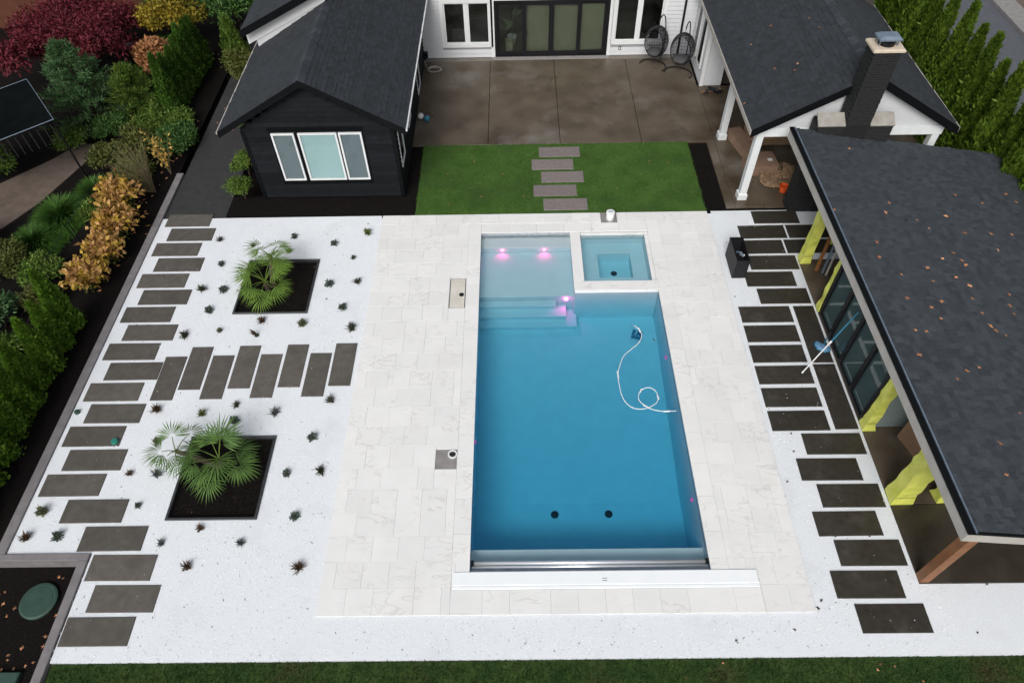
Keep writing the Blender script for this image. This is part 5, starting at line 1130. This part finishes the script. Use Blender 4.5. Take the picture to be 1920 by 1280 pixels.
# ================================================================ NEIGHBOURING GARDEN
wf_ = thing('wire_fence', 'thin black wire fence along the far side of the left beds', 'fence', (-14.0, 13, GZ))
pa, pb_ = Vector((-.15, -2.5, 0)), Vector((.15, 8.2, 0))
for k in range(8): q = pa.lerp(pb_, k/7); MB().tube([q, q+Vector((0, 0, 1.1))], .018, 6).build('post', 'black_metal', wf_)
for z in (.1, .4, .7, 1.0, 1.08): MB().tube([pa+Vector((0, 0, z)), pb_+Vector((0, 0, z))], .006, 4).build('wire', 'black_metal', wf_)
cp = thing('black_canopy', 'black curved canopy with slatted sides at the left edge of the garden', 'canopy', (-17.3, 20.75, GZ), R(38.5))
V, F = [], []; n = 12
for i in range(n+1):
    for j in range(n+1):
        x, y = -1.9+3.2*i/n, -1.6+3.2*j/n; sag = .75*(1-((x+.3)/1.6)**2)*(1-(y/1.6)**2); V.append((x, y, 2.24-sag*.6+.1*(i/n)))
for i in range(n):
    for j in range(n): a_ = i*(n+1)+j; F.append((a_, a_+n+1, a_+n+2, a_+1))
k = len(V); V += [(x, y, z-.03) for x, y, z in V]; F += [tuple(i+k for i in f[::-1]) for f in F]
MB().add(V, F).build('cloth', 'canopy', cp, smooth=True)
MB().tube([(-1.9, -1.61, 2.24), (1.3, -1.61, 2.34), (1.31, 1.61, 2.34), (-1.9, 1.61, 2.24)], .016, 6).build('rim', 'galvanised', cp)
for x, y in ((1.25, -1.55), (1.25, 1.55), (-1.85, -1.55), (-1.85, 1.55)): MB().tube([(x, y, 0), (x, y, 2.24)], .035, 8).build('post', 'black_metal', cp)
for k in range(14): x = -1.8+k*.225; MB().box(x, x+.025, -1.60, -1.56, 1.55, 2.2).build('slat', 'edging', cp)
nb_ = thing('rust_house', 'rust-brown house wall with a dark roof edge in the top left corner', 'house', (-19, 33, GZ))
MB().box(-7, 3.4, -1.6, 3, 0, 3.0).build('wall', 'rust_wall', nb_); MB().box(-1.0, .2, -1.63, -1.6, .8, 2.2).build('window', 'black_trim', nb_); MB().slab([(-8, -2.2, 3.0), (4.0, -2.2, 3.0), (4.0, 1.5, 4.6), (-8, 1.5, 4.6)], .12).build('roof', 'shingle', nb_)
MB().tube([(-.6, -3.9, .1), (-1.6, -1.7, 2.6)], .05, 6).build('downpipe', 'black_metal', nb_)
ra = thing('black_railing', 'black metal railing in front of the rust-brown house', 'railing', (-16.0, 29.4, GZ), R(-4))
for z in (.15, 1.05): MB().box(-.9, 1.2, -.02, .02, z, z+.05).build('rail', 'black_metal', ra)
for k in range(15): MB().box(-.88+k*.147, -.862+k*.147, -.01, .01, .2, 1.05).build('baluster', 'black_metal', ra)
for x in (-.92, 1.2): MB().box(x-.03, x+.03, -.03, .03, 0, 1.2).build('post', 'black_metal', ra)
tb = thing('garden_table', 'small dark table with pale things on it below the railing', 'table', (-16.1, 28.2, GZ))
MB().cbox(-.55, .55, -.35, .35, .68, .73, .01).build('table_top', 'black_metal', tb)
for x in (-.48, .48):
    for y in (-.28, .28): MB().box(x-.025, x+.025, y-.025, y+.025, 0, .68).build('leg', 'black_metal', tb)
tag(MB().cbox(-.2, .2, -.14, .14, 0, .03, .008).build('tray', 'galvanised', None, (-16.2, 28.2, GZ+.732)), 'grey tray on the dark garden table', 'tray')
tag(MB().lathe([(.05, 0), (.08, .1), (.075, .1), (.045, .01)], (0, 0, 0), 14).build('white_cup', 'white_plastic', None, (-15.75, 28.0, GZ+.732)), 'white cup on the dark garden table', 'cup')
for lab, x, y, r, h, m, s in (('dark evergreen shrub filling the gap behind the pine', -17.0, 24.9, .8, .9, 'evergreen', 91), ('leafy green shrub between the orange shrub and the maple', -15.4, 25.8, .7, .8, 'shrub_green', 92),
        ('low olive shrub at the foot of the dry willow', -13.4, 20.2, .6, .5, 'olive_green', 93), ('low green shrub behind the grass clumps by the fence', -14.1, 18.0, .5, .5, 'shrub_green', 94),
        ('green shrub in the far left corner of the bed by the railing', -14.6, 28.0, .8, .8, 'evergreen', 95), ('rounded green shrub at the left edge beside the path', -17.6, 16.4, .8, .8, 'shrub_green', 96)):
    tree('leafy_shrub', lab, 'shrub', (x, y, GZ), limbs(h*1.1, r*.85, 6, .03, s), clumps(s, (0, 0, h*.75), (r, r, h*.5), 18, r*.45, 4600, .13, .05, m), trunk_name='stem')
